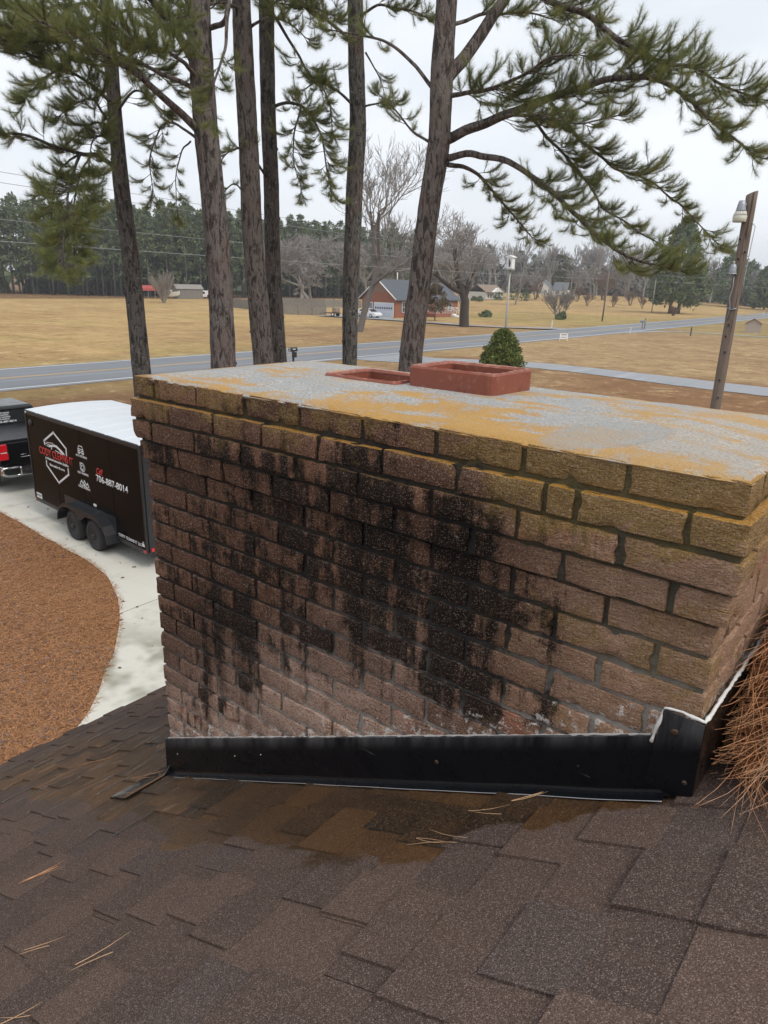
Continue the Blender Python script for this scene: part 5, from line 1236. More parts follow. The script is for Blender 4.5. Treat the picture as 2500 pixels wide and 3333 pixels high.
# ---- leafless trees
M_BARE = simple('bare_grey_bark', (.27, .25, .235), .95, var=.25)
M_BAREDARK = simple('bare_dark_bark', (.062, .052, .046), .95, var=.35, vscale=1.2)
M_BAREPALE = simple('bare_pale_bark', (.27, .235, .20), .95, var=.2)
M_BAREBROWN = simple('bare_brown_bark', (.17, .115, .085), .95, var=.25)
def bare_mesh(seed, H, r0, levels, trunk, spread, stems=1, nch=(3, 4), rmin=.016, droop=0.0, ratio=.68, twist=.25, upw=.12):
    """returns (trunk mesh builder, twig mesh builder)"""
    rr = random.Random(seed); lo, hi = MB(), MB()
    def grow(p, d, ln, rad, lev):
        n = 3 if lev > 2 else 4; pts = [p]; q = p.copy(); dd = d.copy()
        for k in range(n):
            dd = (dd + Vector((rr.uniform(-twist, twist), rr.uniform(-twist, twist), rr.uniform(-twist, twist)*.6 + upw - droop*(lev > 1)))).normalized(); q = q + dd*ln/n; pts.append(q.copy())
        re = max(rmin*.7, rad*.62); rad = max(rad, rmin)
        (lo if lev < 2 else hi).tube(pts, [rad + (re-rad)*i/n for i in range(n+1)], 7 if lev == 0 else 5 if lev < 2 else 3, cap=False)
        if lev >= levels: return
        m = rr.randint(*nch) + (1 if lev == 0 else 0)
        for k in range(m):
            t = 1.0 if k == 0 else rr.uniform(.35, 1.0); i = min(n-1, int(t*n)); s = pts[i].lerp(pts[i+1], t*n-i if t < 1 else 1)
            ax = Vector((rr.gauss(0, 1), rr.gauss(0, 1), rr.gauss(0, .6))); ax = (ax - dd*ax.dot(dd)).normalized(); an = spread*rr.uniform(.5, 1.25)*(.55 if k == 0 else 1)
            grow(s, (dd*math.cos(an) + ax*math.sin(an)).normalized(), ln*ratio*rr.uniform(.75, 1.15), re*rr.uniform(.65, .95), lev+1)
    for s in range(stems):
        a = 6.283*s/stems + rr.uniform(-.3, .3); tilt = 0 if stems == 1 else rr.uniform(.15, .55)
        grow(Vector((.15*math.cos(a)*(stems > 1), .15*math.sin(a)*(stems > 1), -.1)), Vector((math.sin(tilt)*math.cos(a), math.sin(tilt)*math.sin(a), math.cos(tilt))), trunk*rr.uniform(.85, 1.15), r0, 0)
    top = max(v[2] for v in hi.v + lo.v); f = H/top
    for mb in (lo, hi): mb.v = [(v[0]*f, v[1]*f, v[2]*f) for v in mb.v]
    return lo.mesh('trunk'), hi.mesh('twigs')
def place_bare(name, meshes, mat, loc, rz, sc, lab, cat='tree', group=None, tw=None):
    root = empty(name, loc, rz, lab, cat, group); root.scale = (sc, sc, sc)
    for nm, me, mm in (('trunk', meshes[0], mat), ('twigs', meshes[1], tw or mat)):
        if not me.materials: me.materials.append(mm)
        o = bpy.data.objects.new(nm, me); COL.objects.link(o); o.parent = root
        if nm == 'twigs': o['kind'] = 'stuff'
    return root
place_bare('bare_tree', bare_mesh(11, 21, .24, 6, 4.6, .72, nch=(3, 4), rmin=.013, twist=.30), simple('mid_grey_bark', (.15, .135, .125), .95), (-53.5, 62.6, 0), 1.0, 1, 'tall leafless tree with upswept limbs behind the grey pine', tw=M_BARE)
place_bare('bare_tree', bare_mesh(16, 15.5, .36, 6, 3.6, .74, nch=(3, 4), rmin=.013, twist=.34), M_BAREDARK, (-53.7, 85.3, 0), .4, 1, 'spreading dark-trunked leafless tree in front of the brick house', tw=M_BARE)
th = [bare_mesh(21, 17, .2, 6, 3.0, .8, nch=(3, 4), rmin=.026, twist=.36, droop=.05), bare_mesh(22, 15, .18, 6, 2.6, .85, nch=(3, 4), rmin=.026, twist=.38, droop=.05)]
for i, (x, y, s, lab) in enumerate(((-139, 128, .95, 'leafless grey tree, left end of the thicket behind the board fence'), (-139.5, 141, 1.05, 'broad leafless tree rising from the middle of the thicket'), (-124, 140, .95, 'leafless grey tree in the thicket just behind the grey pine trunk'), (-118, 150, 1.0, 'leafless grey tree in the thicket left of the brick house'), (-112, 168, 1.1, 'leafless tree directly behind the brick garage roof'), (-96, 150, 1.0, 'leafless tree behind the brick house chimney end'), (-152, 150, 1.15, 'leafless tree at the back of the thicket near the pine wood'), (-131, 133, .8, 'low leafless tree in front of the thicket, over the rear fence'), (-128, 152, 1.0, 'leafless tree filling the thicket behind the rear fence'), (-120, 160, 1.0, 'leafless tree deep in the thicket behind the sedan'))):
    place_bare('bare_tree', th[i % 2], M_BARE, (x, y, 0), i*1.3, s, lab, group='leafless trees of the thicket')
vt = bare_mesh(31, 7.8, .14, 2, 2.7, .20, stems=26, nch=(3, 4), rmin=.032, twist=.07, ratio=.8, upw=.02)
place_bare('vase_tree', vt, M_BAREPALE, (-143, 97.3, 0), 0, 1, 'pale fan-shaped leafless tree standing alone in the golden field')
my = [bare_mesh(41, 5.2, .07, 3, 1.6, .42, stems=6, nch=(3, 4), rmin=.028, twist=.15, ratio=.75, upw=.05), bare_mesh(42, 4.6, .06, 3, 1.3, .4, stems=5, nch=(3, 4), rmin=.028, twist=.15, ratio=.75, upw=.05)]
for i, (x, y, s, lab) in enumerate(((-117.9, 229.6, 1.3, 'leafless bush left of the white gabled house'), (-103.9, 232.6, 1.35, 'leafless bush in front of the right end of the white house'), (-93.9, 218, .9, 'small leafless bush left of the utility pole'), (-86.4, 220.6, 1.15, 'leafless bush just right of the utility pole'), (-86, 233.7, 1.1, 'leafless bush halfway between the two poles'), (-77.4, 220.9, .95, 'leafless bush near the second pole'), (-101.4, 248, 2.2, 'taller reddish leafless tree behind the utility pole'))):
    place_bare('leafless_bush', my[i % 2], M_BAREBROWN, (x, y, hill(x, y)), i*1.1, s, lab, 'bush', 'leafless bushes on the far lawn')
place_bare('leafless_shrub', bare_mesh(45, 6.0, .07, 4, 1.6, .55, stems=7, nch=(3, 4), rmin=.022, twist=.25), M_BARE, (-58.5, 124.7, 0), 0, 1, 'large grey leafless shrub with a small green bush at its foot', 'shrub')
for i, (x, y, s, lab) in enumerate(((-112, 205, .62, 'grey leafless tree left of the tan-roofed white house'), (-121, 238, .55, 'grey leafless tree partly hiding the steep white gable'), (-108, 243, .6, 'grey leafless tree before the wing of the gabled white house'), (-98, 262, .75, 'grey leafless tree right of the gabled white house'))):
    place_bare('bare_tree', th[i % 2], M_BARE, (x, y, hill(x, y)), i*2.1, s, lab, group='leafless trees among the far houses')
# ---- evergreen trees to the right
def evergreen(name, loc, H, Rmax, seed, lab, mat, trunks=1, base=.16, pw=.8, per=26, leaf=.7, ncl=170, rs0=1.0, group=None, cat='tree'):
    r = random.Random(seed); cs = []; rs = []
    for k in range(ncl):
        t = r.random()**1.1; z = H*(base + (1-base)*.97*t); R_ = Rmax*((1-t)**pw)*(.6+.4*min(1, t*5)) + .15
        a = r.uniform(0, 6.283); w = 1 + .28*noise.noise(Vector((math.cos(a)*1.5, math.sin(a)*1.5, t*5 + seed))); q = R_*w*math.sqrt(r.uniform(.2, 1)); cs.append((q*math.cos(a), q*math.sin(a), z)); rs.append(rs0*r.uniform(.6, 1.2)*(1-.5*t))
    root = empty(name, loc, 0, lab, cat, group)
    link('crown', clump_mesh('crown', cs, rs, per, leaf, seed), mat, root)
    for k in range(trunks):
        tb = MB(); x = (k-(trunks-1)/2)*1.8; tb.tube([(x*1.3, 0, -.2), (x, 0, H*.3), (x*.3, 0, H*.9)], [H*.018, H*.014, .03], 8); tb.build('trunk', M_FTRUNK, root, recalc=False)
    return root
evergreen('large_pine', (-60, 196, 0), 24, 9.6, 3, 'broad cone-shaped twin-trunk pine beside the road bend', M_CEDAR, 2, .10, .80, 32, .7, 480, 1.5)
evergreen('dark_pine', (-72, 296, hill(-72, 296)), 19, 8.5, 4, 'dark rounded pine behind the cone-shaped one', M_CEDAR, 1, .12, .42, 24, .9, 220, 1.7, 'dark pines at the right edge')
evergreen('dark_pine', (-58.5, 292, 0), 15, 7, 5, 'dark pine seen left of the leaning lamp pole', M_CEDAR, 1, .1, .45, 24, .9, 200, 1.6, 'dark pines at the right edge')
evergreen('dark_pine', (-44.5, 268, 0), 16, 7.5, 6, 'dark pine at the right edge of the picture beyond the road', M_CEDAR, 1, .1, .5, 24, .9, 200, 1.6, 'dark pines at the right edge')
evergreen('dark_pine', (-60, 330, 0), 17, 7.5, 8, 'dark pine farther back between the other two at the right edge', M_CEDAR, 1, .1, .5, 20, .9, 160, 1.6, 'dark pines at the right edge')
evergreen('olive_tree', (-140, 292, hill(-140, 292)), 16, 9, 9, 'olive-brown rounded tree behind the white gabled house', leafmat('olive_foliage', (.085, .085, .04), (.13, .12, .055), (.16, .13, .06), .4), 1, .1, .4, 24, .8, 200, 1.6)
evergreen('dead_leaf_tree', (-66, 95.6, 0), 5.6, 2.7, 12, 'small tree still holding brown leaves by the brick house porch', M_BROWNLEAF, 1, .28, .5, 26, .28, 130, .6)
evergreen('brown_bush', (-203, 113.5, 0), 5.0, 2.2, 13, 'brown leafy bush at the forest edge', M_BROWNLEAF, 1, .05, .6, 24, .5, 50, .8, cat='bush')
evergreen('juniper_bush', (-22.0, 40.9, 0), 2.75, 1.42, 15, 'dense green egg-shaped juniper bush beyond the taller flue', M_BUSH, 1, .03, .55, 44, .16, 520, .34, cat='bush')
for i, (x, y, H, R_, lab) in enumerate(((-57.2, 123.4, 1.3, .8, 'little green bush at the foot of the grey leafless shrub'), (-69.5, 117.2, 1.0, 1.1, 'low bush at the right end of the brick house'), (-128, 222, 2.6, 2.2, 'dark hedge bush beside the tan-roofed white house'), (-124, 226, 4.2, 2.6, 'tall dark shrub right of the tan-roofed white house'), (-119, 224, 3.0, 2.0, 'dark shrub between the two white houses'), (-134, 215.6, 1.3, 1.2, 'clipped shrub under the tan-roofed house window'), (-130.5, 213.5, 1.6, 1.3, 'clipped shrub by the tan-roofed house porch'))):
    evergreen('shrub', (x, y, hill(x, y)), H, R_, 80+i, lab, M_CEDAR, 1, .02, .5, 18, .35, 40, .45, 'low evergreen shrubs near the houses', 'shrub')
# brush by the twin pine
place_bare('brush_heap', bare_mesh(47, 2.2, .03, 3, .8, .6, stems=16, nch=(3, 4), rmin=.03, twist=.3), M_BAREBROWN, (-53.5, 175, 0), 0, 1.2, 'low brown brush heap by the road at the cone-shaped pine', 'brush')
# far leafless wood on the right
fb = [bare_mesh(51+i, H, .26, 5, 5.0, .5, nch=(3, 3), rmin=.055, twist=.25) for i, H in enumerate((24, 22, 26))]
rw = random.Random(9)
for i in range(84):
    az = R(40 - 34*(i/83) + rw.uniform(-.8, .8)); d = rw.uniform(310, 385) + (30 if i > 62 else 0); x, y = 1.97 - d*math.sin(az), -1.24 + d*math.cos(az)
    place_bare('wood_tree', fb[i % 3], M_BARE, (x, y, hill(x, y)), rw.uniform(0, 6.28), rw.uniform(.75, 1.0)*(.8 if i > 62 else 1), 'hazy leafless tree in the distant wood behind the far houses', group='leafless trees of the distant wood')
und = []; ur = []; rU = random.Random(14)
for i in range(1500):
    az = R(44 - 42*rU.random()); d = rU.uniform(330, 440); x, y = 1.97 - d*math.sin(az), -1.24 + d*math.cos(az); und.append((x, y, hill(x, y) + rU.uniform(0, 13)*rU.random()**.5)); ur.append(rU.uniform(2, 4))
M_UNDER = leafmat('far_undergrowth', (.15, .138, .122), (.22, .20, .18), (.10, .11, .08), .05)
tag(link('far_undergrowth', clump_mesh('far_undergrowth', und, ur, 30, 2.4, 2), M_UNDER), 'grey-brown undergrowth of the distant wood', 'wood', kind='stuff')
for i in range(16):
    az = R(rU.uniform(4, 40)); d = rU.uniform(360, 440); x, y = 1.97 - d*math.sin(az), -1.24 + d*math.cos(az)
    evergreen('far_pine', (x, y, hill(x, y)), rU.uniform(17, 23), 5, 200+i, 'distant dark pine standing among the leafless far wood', M_CEDAR, 1, .2, .6, 14, 1.3, 60, 1.6, 'dark pines among the distant wood')
# ================================================================== HOUSES AND SMALL THINGS
def brick_far(name, a, b_):
    m, b = new_mat(name); P = coords('obj'); x, y, z = xyz(P); n = nz(P, 6, 4, .7)
    row = (z*14.7).op('FRACT').smooth(.14, .05); c = mixc(n, a, b_); c = mixc(row*.3, c, (.30, .24, .20)); put(b.inputs['Base Color'], c); b.inputs['Roughness'].default_value = .9; return m
M_RB = brick_far('orange_brick', (.235, .085, .050), (.32, .125, .075)); M_SLATE = simple('slate_grey_shingles', (.085, .095, .115), .85, var=.2, vscale=2)
M_TRIM = simple('white_trim', (.70, .69, .66), .6); M_SIDING = simple('white_siding', (.66, .66, .63), .7, var=.06); M_TANROOF = simple('tan_shingles', (.22, .165, .125), .9, var=.15)
M_WGLASS = simple('window_glass', (.025, .028, .032), .08, var=.2); M_SHUT = simple('blue_shutter', (.16, .21, .27), .6); M_GDOOR = simple('garage_door_paint', (.55, .58, .66), .5, var=.05)
M_GREYWOOD = simple('weathered_boards', (.21, .195, .175), .95, var=.4, vscale=2.5); M_REDCLOTH = simple('faded_red_tarp', (.42, .085, .075), .7)
def window(parent, fn, u0, u1, v0, v1, shutters=None, mull=True):
    """fn(u, v, out) maps wall coordinates to house space"""
    def bx(m, a, b, c, d, o0, o1): m.add([fn(a, c, o0), fn(b, c, o0), fn(b, d, o0), fn(a, d, o0), fn(a, c, o1), fn(b, c, o1), fn(b, d, o1), fn(a, d, o1)], [(0, 3, 2, 1), (4, 5, 6, 7), (0, 1, 5, 4), (1, 2, 6, 5), (2, 3, 7, 6), (3, 0, 4, 7)])
    f = MB(); w = .09
    bx(f, u0, u1, v1-w, v1, -.02, .05); bx(f, u0, u1, v0, v0+w, -.02, .07); bx(f, u0, u0+w, v0+w, v1-w, -.02, .05); bx(f, u1-w, u1, v0+w, v1-w, -.02, .05)
    if mull: bx(f, u0+w, u1-w, (v0+v1)/2-.03, (v0+v1)/2+.03, -.02, .04); bx(f, (u0+u1)/2-.02, (u0+u1)/2+.02, v0+w, v1-w, -.02, .035)
    fr = f.build('window', M_TRIM, parent); g = MB(); bx(g, u0+w, u1-w, v0+w, v1-w, -.02, .012); g.build('pane', M_WGLASS, fr)
    if shutters:
        for a in (u0-.36, u1+.06):
            s = MB(); bx(s, a, a+.30, v0, v1, .0, .04); s.build('shutter', shutters, parent)
def gable_roof(parent, x0, x1, y0, y1, ze, zr, axis, mat, ov=.45, th=.16, name='roof'):
    mb = MB()
    if axis == 'y':
        xm = (x0+x1)/2; sl = (zr-ze)/(xm-x0); zo = ze-ov*sl
        P = [(x0-ov, zo), (xm, zr), (x1+ov, zo), (x1+ov, zo+th), (xm, zr+th), (x0-ov, zo+th)]; mb.prism(P, y0-ov, y1+ov, lambda u, v, w: (u, w, v))
    else:
        ym = (y0+y1)/2; sl = (zr-ze)/(ym-y0); zo = ze-ov*sl
        P = [(y0-ov, zo), (ym, zr), (y1+ov, zo), (y1+ov, zo+th), (ym, zr+th), (y0-ov, zo+th)]; mb.prism(P, x0-ov, x1+ov, lambda u, v, w: (w, u, v))
    return mb.build(name, mat, parent)
# brick house: garage gable faces -y, front faces the road (+x)
bh = empty('brick_house', (-74.9, 96.4, 0), 0, 'orange brick house with a white garage door and slate roof', 'house')
mb = MB(); mb.prism([(-7.4, -.1), (0, -.1), (0, 3.05), (-3.7, 5.95), (-7.4, 3.05)], 0, 8.5, lambda u, v, w: (u, w, v)); mb.build('garage_wall', M_RB, bh)
gable_roof(bh, -7.4, 0, 0, 8.6, 3.05, 6.0, 'y', M_SLATE)
mb = MB()
for s in (1, -1):
    a = Vector((-3.7, -.47, 6.14)); b_ = Vector((-3.7+s*4.2, -.47, 2.86)); mb.tube([a, b_], .12, 4)
mb.build('gable_trim', M_TRIM, bh)
mb = MB(); mb.prism([(-6.6, 4.05), (-.8, 4.05), (-3.7, 5.9)], -.03, .0, lambda u, v, w: (u, w, v)); mb.build('gable_boards', simple('brown_gable_boards', (.24, .15, .11), .85), bh)
fnS = lambda u, v, o: (u, -o, v)
mb = MB(); mb.box(-4.65, -.25, -.05, -.005, 0, 2.35); mb.build('garage_frame', M_TRIM, bh)
gd = MB(); gd.box(-4.5, -.4, -.075, -.052, .02, 2.2); gdo = gd.build('garage_door', M_GDOOR, bh)
for r_ in range(1, 4):
    q = MB(); q.box(-4.5, -.4, -.082, -.077, .55*r_-.02, .55*r_+.01); q.build('door_groove', simple('groove_shadow', (.35, .37, .42), .6), gdo)
for k in range(8):
    q = MB(); x = -4.35 + k*.50; q.box(x, x+.30, -.085, -.078, 1.28, 1.58); q.build('door_pane', M_WGLASS, gdo)
mb = MB(); mb.box(-5.75, -4.95, -.05, -.005, .0, 2.35); mb.build('door_frame', M_TRIM, bh)
mb = MB(); mb.box(-5.65, -5.05, -.07, -.052, .02, 2.2); mb.build('side_door', M_SHUT, bh)
fnE = lambda u, v, o: (o, u, v)
window(bh, fnE, 2.0, 3.1, .75, 2.55, M_SHUT)
mb = MB(); mb.box(-9.5, -1.2, 8.6, 21.0, -.1, 2.95); mb.build('main_wall', M_RB, bh)
gable_roof(bh, -9.5, -1.2, 8.3, 21.0, 2.95, 5.6, 'y', M_SLATE, name='main_roof')
for a in (10.2, 13.6, 17.8): window(bh, lambda u, v, o: (-1.2+o, u, v), a, a+1.1, .8, 2.4, M_SHUT)
mb = MB(); mb.box(-1.2, 1.6, 9.5, 17, -.1, .55); mb.build('porch_floor', M_RB, bh)
for k in range(16):
    q = MB(); y = 9.5+k*.5; q.box(1.5, 1.56, y, y+.06, .55, 1.45); q.build('baluster', M_TRIM, bh)
q = MB(); q.box(1.48, 1.58, 9.5, 17.2, 1.45, 1.55); q.build('porch_rail', M_TRIM, bh)
for k in range(4):
    q = MB(); q.box(1.6+.3*k, 1.9+.3*k, 14.6, 16, -.1, .45-.14*k); q.build('step', M_TRIM, bh)
for y in (14.5, 16.1):
    q = MB(); q.tube([(1.6, y, 1.5), (2.9, y, .95)], .05, 4); q.tube([(2.9, y, .95), (2.9, y, 0)], .05, 4); q.build('stair_rail', M_TRIM, bh)
mb = MB(); mb.tube([(-5.2, 7, 5), (-5.2, 7, 7.4)], .09, 8); mb.build('vent_pipe', M_TRIM, bh)
# tan-roofed white house
wh = empty('white_house', (-131.5, 219, hill(-131.5, 219)), R(-6), 'low white house with a tan roof and columned porch', 'house')
mb = MB(); mb.box(-9, 0, 0, 12, -.3, 3.4); mb.build('wall', M_SIDING, wh)
gable_roof(wh, -9, 0, 0, 12, 3.4, 6.3, 'y', M_TANROOF)
mb = MB(); mb.prism([(0, 3.35), (12, 3.35), (9.2, 3.35), (6.2, 5.2), (3.2, 3.35)], 0, 1.4, lambda u, v, w: (w, u, v)); mb.build('porch_gable', M_SIDING, wh)
for a in (1.0, 2.6, 5.0, 8.2): window(wh, lambda u, v, o: (o, u, v), a, a+1.1, .9, 2.6, None)
for y in (3.6, 5.6, 7.4, 9.2):
    q = MB(); q.box(1.2, 1.4, y, y+.2, -.2, 3.35); q.build('column', M_TRIM, wh)
mb = MB(); mb.box(-.1, .12, -.1, 12.1, -.3, .35); mb.build('foundation', M_RB, wh)
wh.scale = (.88, .88, .80)
# white gabled house on the rise
w2 = empty('gabled_house', (-131, 268, hill(-131, 268)), R(14), 'large white house with a steep front gable on the rise', 'house')
mb = MB(); mb.prism([(-13, -.3), (0, -.3), (0, 3.0), (-6.5, 8.8), (-13, 3.0)], 0, 11, lambda u, v, w: (u, w, v)); mb.build('gable_wall', M_SIDING, w2)
gable_roof(w2, -13, 0, 0, 11, 3.0, 8.9, 'y', simple('dark_blue_roof', (.13, .14, .16), .85))
mb = MB(); mb.box(0, 9, 2, 11, -.3, 3.0); mb.build('wing_wall', M_SIDING, w2)
gable_roof(w2, .3, 9, 2, 11, 3.0, 7.6, 'x', simple('dark_wing_roof', (.13, .14, .155), .85), name='wing_roof')
for a in (-9.6, -4.8): window(w2, lambda u, v, o: (u, -o, v), a, a+1.2, 1.0, 2.8)
window(w2, lambda u, v, o: (u, -o, v), -7.1, -5.9, 4.6, 6.2); window(w2, lambda u, v, o: (u, 2-o, v), 3, 4.2, 1.0, 2.6)
w2.scale = (.62, .62, .62)
bn = empty('red_barn', (-95, 392, hill(-95, 392)), 0, 'faded pink brick building half hidden behind the right pines', 'building')
mb = MB(); mb.prism([(-12, -.3), (0, -.3), (0, 4), (-6, 8.5), (-12, 4)], 0, 12, lambda u, v, w: (u, w, v)); mb.build('wall', brick_far('pink_brick', (.33, .17, .13), (.42, .24, .19)), bn)
gable_roof(bn, -12, 0, 0, 12, 4, 8.6, 'y', M_TANROOF)
# field shed, canopy, boat, van
sh = empty('field_shed', (-172, 121.5, 0), R(-18), 'weathered grey board shed at the far side of the field', 'shed')
for k in range(22):
    q = MB(); y = k*.33; q.box(0, .05+.02*(k % 3), y+.01, y+.32, -.1, 2.75); q.build('board', M_GREYWOOD, sh)
for k in range(12):
    q = MB(); x = -4+k*.33; q.box(x+.01, x+.32, -.05-.02*(k % 2), .0, -.1, 2.75); q.build('board', M_GREYWOOD, sh)
mb = MB(); mb.box(-4, 0, 0, 7.3, 0, 2.7); mb.build('wall_core', simple('shed_dark', (.09, .08, .07), .9), sh)
gable_roof(sh, -4, 0, 0, 7.3, 2.7, 3.75, 'y', simple('rusty_grey_roof', (.24, .22, .20), .8, var=.2), .3, .08)
cpy = empty('red_canopy', (-178, 117.5, 0), R(-18), 'open lean-to with a faded red tarp roof beside the shed', 'canopy')
mb = MB(); mb.prism([(-4, 3.2), (0, 2.5), (0, 1.9), (.06, 1.9), (.06, 2.6), (-4, 3.3)], -3.2, 4.5, lambda u, v, w: (u, w, v)); mb.build('tarp', M_REDCLOTH, cpy)
for y in (-3, -1.1, .8, 2.6, 4.3):
    for x in (-.05, -3.9):
        q = MB(); q.box(x-.08, x+.08, y-.08, y+.08, -.1, 2.6); q.build('post', M_GREYWOOD, cpy)
bt = empty('boat', (-171.5, 118.6, 0), R(70), 'pale boat parked between the red canopy and the shed', 'boat')
mb = MB(); hull = []
for i, (x, w, z0, z1) in enumerate(((-2.4, .9, .7, 1.6), (-1, 1.0, .6, 1.6), (.8, .95, .6, 1.7), (2.0, .6, .8, 1.85), (2.9, .05, 1.3, 2.0))):
    hull += [(x, -w, z1), (x, -w*.6, z0), (x, 0, z0-.2), (x, w*.6, z0), (x, w, z1)]
mb.add(hull, [(i*5+k, i*5+k+1, i*5+6+k, i*5+5+k) for i in range(4) for k in range(4)] + [(0, 1, 2, 3, 4)]); mb.build('hull', simple('pale_gelcoat', (.58, .57, .52), .4), bt)
mb = MB(); mb.box(-.6, .8, -.5, .5, 1.5, 2.3); mb.build('cabin', M_SIDING, bt, bevel=.15)
M_WPAINT = simple('white_car_paint', (.72, .73, .75), .25, var=.03, coat=.5)
def vehicle(name, loc, rz, lab, cat, prof, cabin, hw, wheels, wr, paint, wins):
    v = empty(name, loc, rz, lab, cat)
    mb = MB(); mb.prism(prof, -hw, hw, lambda u, q, w: (u, w, q)); mb.build('body', paint, v, bevel=.07)
    if cabin:
        n = len(cabin); z0 = min(p[1] for p in cabin); z1 = max(p[1] for p in cabin)
        mb = MB(); f = lambda u, q, s: (u, s*(hw-.03-.16*(q-z0)/(z1-z0)), q)
        vs = [f(u, q, -1) for u, q in cabin] + [f(u, q, 1) for u, q in cabin]
        mb.add(vs, [tuple(range(n)), tuple(range(2*n-1, n-1, -1))] + [(i, (i+1) % n, n+(i+1) % n, n+i) for i in range(n)]); mb.build('cabin', paint, v, bevel=.05)
    for (poly, kind) in wins:
        if kind == 'side':
            for s in (-1, 1):
                mb = MB(); mb.add([(u, s*(hw-.03-.16*(q-cabin[0][1])/(max(p[1] for p in cabin)-cabin[0][1]) + .012) if cabin else s*(hw+.01), q) for u, q in poly], [tuple(range(len(poly)))]); o = mb.build('side_window', M_CARGLASS, v); o.modifiers.new('s', 'SOLIDIFY').thickness = .01
        else:
            mb = MB(); mb.add(poly, [tuple(range(len(poly)))]); o = mb.build(kind, M_CARGLASS if 'window' in kind or 'wind' in kind else M_CLEARLENS if 'head' in kind else M_REDLENS, v); o.modifiers.new('s', 'SOLIDIFY').thickness = .02
    for x in wheels:
        for s in (1, -1):
            M = Matrix.Translation((x, s*(hw-.01), wr)) @ Matrix.Rotation(R(-90*s), 4, 'X')
            w = empty('wheel', (0, 0, 0)); w.parent = v
            q = MB(); q.lathe([(wr*.6, -.2), (wr, -.19), (wr, -.02), (wr*.66, .012)], 20, M); q.build('tyre', M_RUBBER, w)
            q = MB(); q.lathe([(wr*.64, 0), (wr*.6, .014), (wr*.2, .02)], 16, M); q.build('rim', M_CHROME, w)
    return v
vehicle('sedan', (-76.2, 90.9, .02), R(-2), 'white sedan parked in front of the garage door', 'car',
        [(-2.3, .32), (-2.38, .62), (-2.3, .95), (-1.4, 1.02), (1.1, .98), (2.0, .86), (2.35, .70), (2.38, .40), (2.2, .26), (1.75, .26), (1.62, .52), (1.36, .64), (1.1, .52), (.97, .24), (-1.0, .24), (-1.12, .52), (-1.38, .64), (-1.64, .52), (-1.77, .26)],
        [(-1.75, .98), (-.95, 1.40), (-.1, 1.47), (.55, 1.38), (1.35, .96)], .90, (1.36, -1.38), .32, M_WPAINT,
        [([(-1.35, 1.03), (-.85, 1.34), (-.1, 1.41), (-.1, 1.03)], 'side'), ([(0, 1.03), (0, 1.40), (.5, 1.33), (1.05, 1.03)], 'side'),
         ([(.66, -.66, 1.37), (.66, .66, 1.37), (1.33, .76, 1.0), (1.33, -.76, 1.0)], 'windscreen'), ([(-1.05, -.64, 1.38), (-1.05, .64, 1.38), (-1.72, .74, 1.02), (-1.72, -.74, 1.02)], 'rear_window'),
         ([(2.30, .55, .80), (2.38, .85, .70), (2.38, .85, .60), (2.38, .5, .62)], 'headlight'), ([(2.30, -.55, .80), (2.38, -.85, .70), (2.38, -.85, .60), (2.38, -.5, .62)], 'headlight')])
vehicle('van', (-173.5, 132.6, 0), R(60), 'white van parked at the right end of the shed', 'van',
        [(-2.6, .4), (-2.65, 2.05), (-2.45, 2.15), (1.2, 2.15), (1.9, 1.25), (2.7, 1.05), (2.75, .4)], None, 1.0, (-1.7, 1.8), .36, M_WPAINT,
        [([(-1.9, 1.3), (-1.9, 1.9), (-.6, 1.9), (-.6, 1.3)], 'side'), ([(-2.66, -.8, 1.3), (-2.66, -.1, 1.3), (-2.66, -.1, 1.9), (-2.66, -.8, 1.9)], 'rear_window'), ([(-2.66, .8, 1.3), (-2.66, .1, 1.3), (-2.66, .1, 1.9), (-2.66, .8, 1.9)], 'rear_window')])
vehicle('red_truck', (-137.5, 221.5, hill(-137.5, 221.5)), R(-60), 'small dark red pickup beside the tan-roofed white house', 'truck',
        [(-2.6, .5), (-2.6, 1.15), (.0, 1.15), (1.4, 1.15), (2.5, 1.0), (2.55, .5)], [(-.6, 1.15), (-.45, 1.75), (.7, 1.75), (1.3, 1.15)], .95, (-1.6, 1.7), .38, simple('red_car_paint', (.30, .02, .025), .25, coat=.5), [([(-.4, 1.2), (-.3, 1.68), (.65, 1.68), (1.05, 1.2)], 'side')])
# fence behind the field: panels of boards
def fence(pts, h, lab, name='board_fence'):
    f = empty(name, pts[0], 0, lab, 'fence'); b0 = Vector(pts[0]); rr = random.Random(3)
    for a, b_ in zip(pts[:-1], pts[1:]):
        a, b_ = Vector(a), Vector(b_); L = (b_-a).length; n = max(1, round(L/2.4)); d = (b_-a)/n; u = d.normalized(); w = Vector((-u.y, u.x, 0))
        for k in range(n):
            p = a + d*k - b0; mb = MB(); x = .08
            while x < d.length-.08:
                bw = .135; hh = h + rr.uniform(-.06, .05); q = p + u*x
                vs = [q, q+u*bw, q+u*bw+w*.02, q+w*.02]; mb.add([v for v in vs] + [v+Vector((0, 0, hh)) for v in vs], [(0, 1, 5, 4), (1, 2, 6, 5), (2, 3, 7, 6), (3, 0, 4, 7), (4, 5, 6, 7)]); x += .15
            tag(mb.build('fence_boards', M_GREYWOOD, f), kind='stuff')
            q = MB(); q.box(p.x-.06, p.x+.06, p.y-.06, p.y+.06, -.1, h+.12); q.build('post', M_GREYWOOD, f)
fence([(-117.5, 95.7, 0), (-107.7, 93.1, 0), (-90.8, 85.7, 0), (-84.5, 89.6, 0)], 1.75, 'grey board fence along the edge of the golden field')
fence([(-122.4, 114.9, 0), (-113, 119, 0), (-108, 126, 0)], 1.7, 'second grey board fence farther back before the thicket', 'rear_fence')
ut = empty('utility_trailer', (-81.4, 87.9, 0), R(10), 'small dark utility trailer beside the end of the fence', 'trailer')
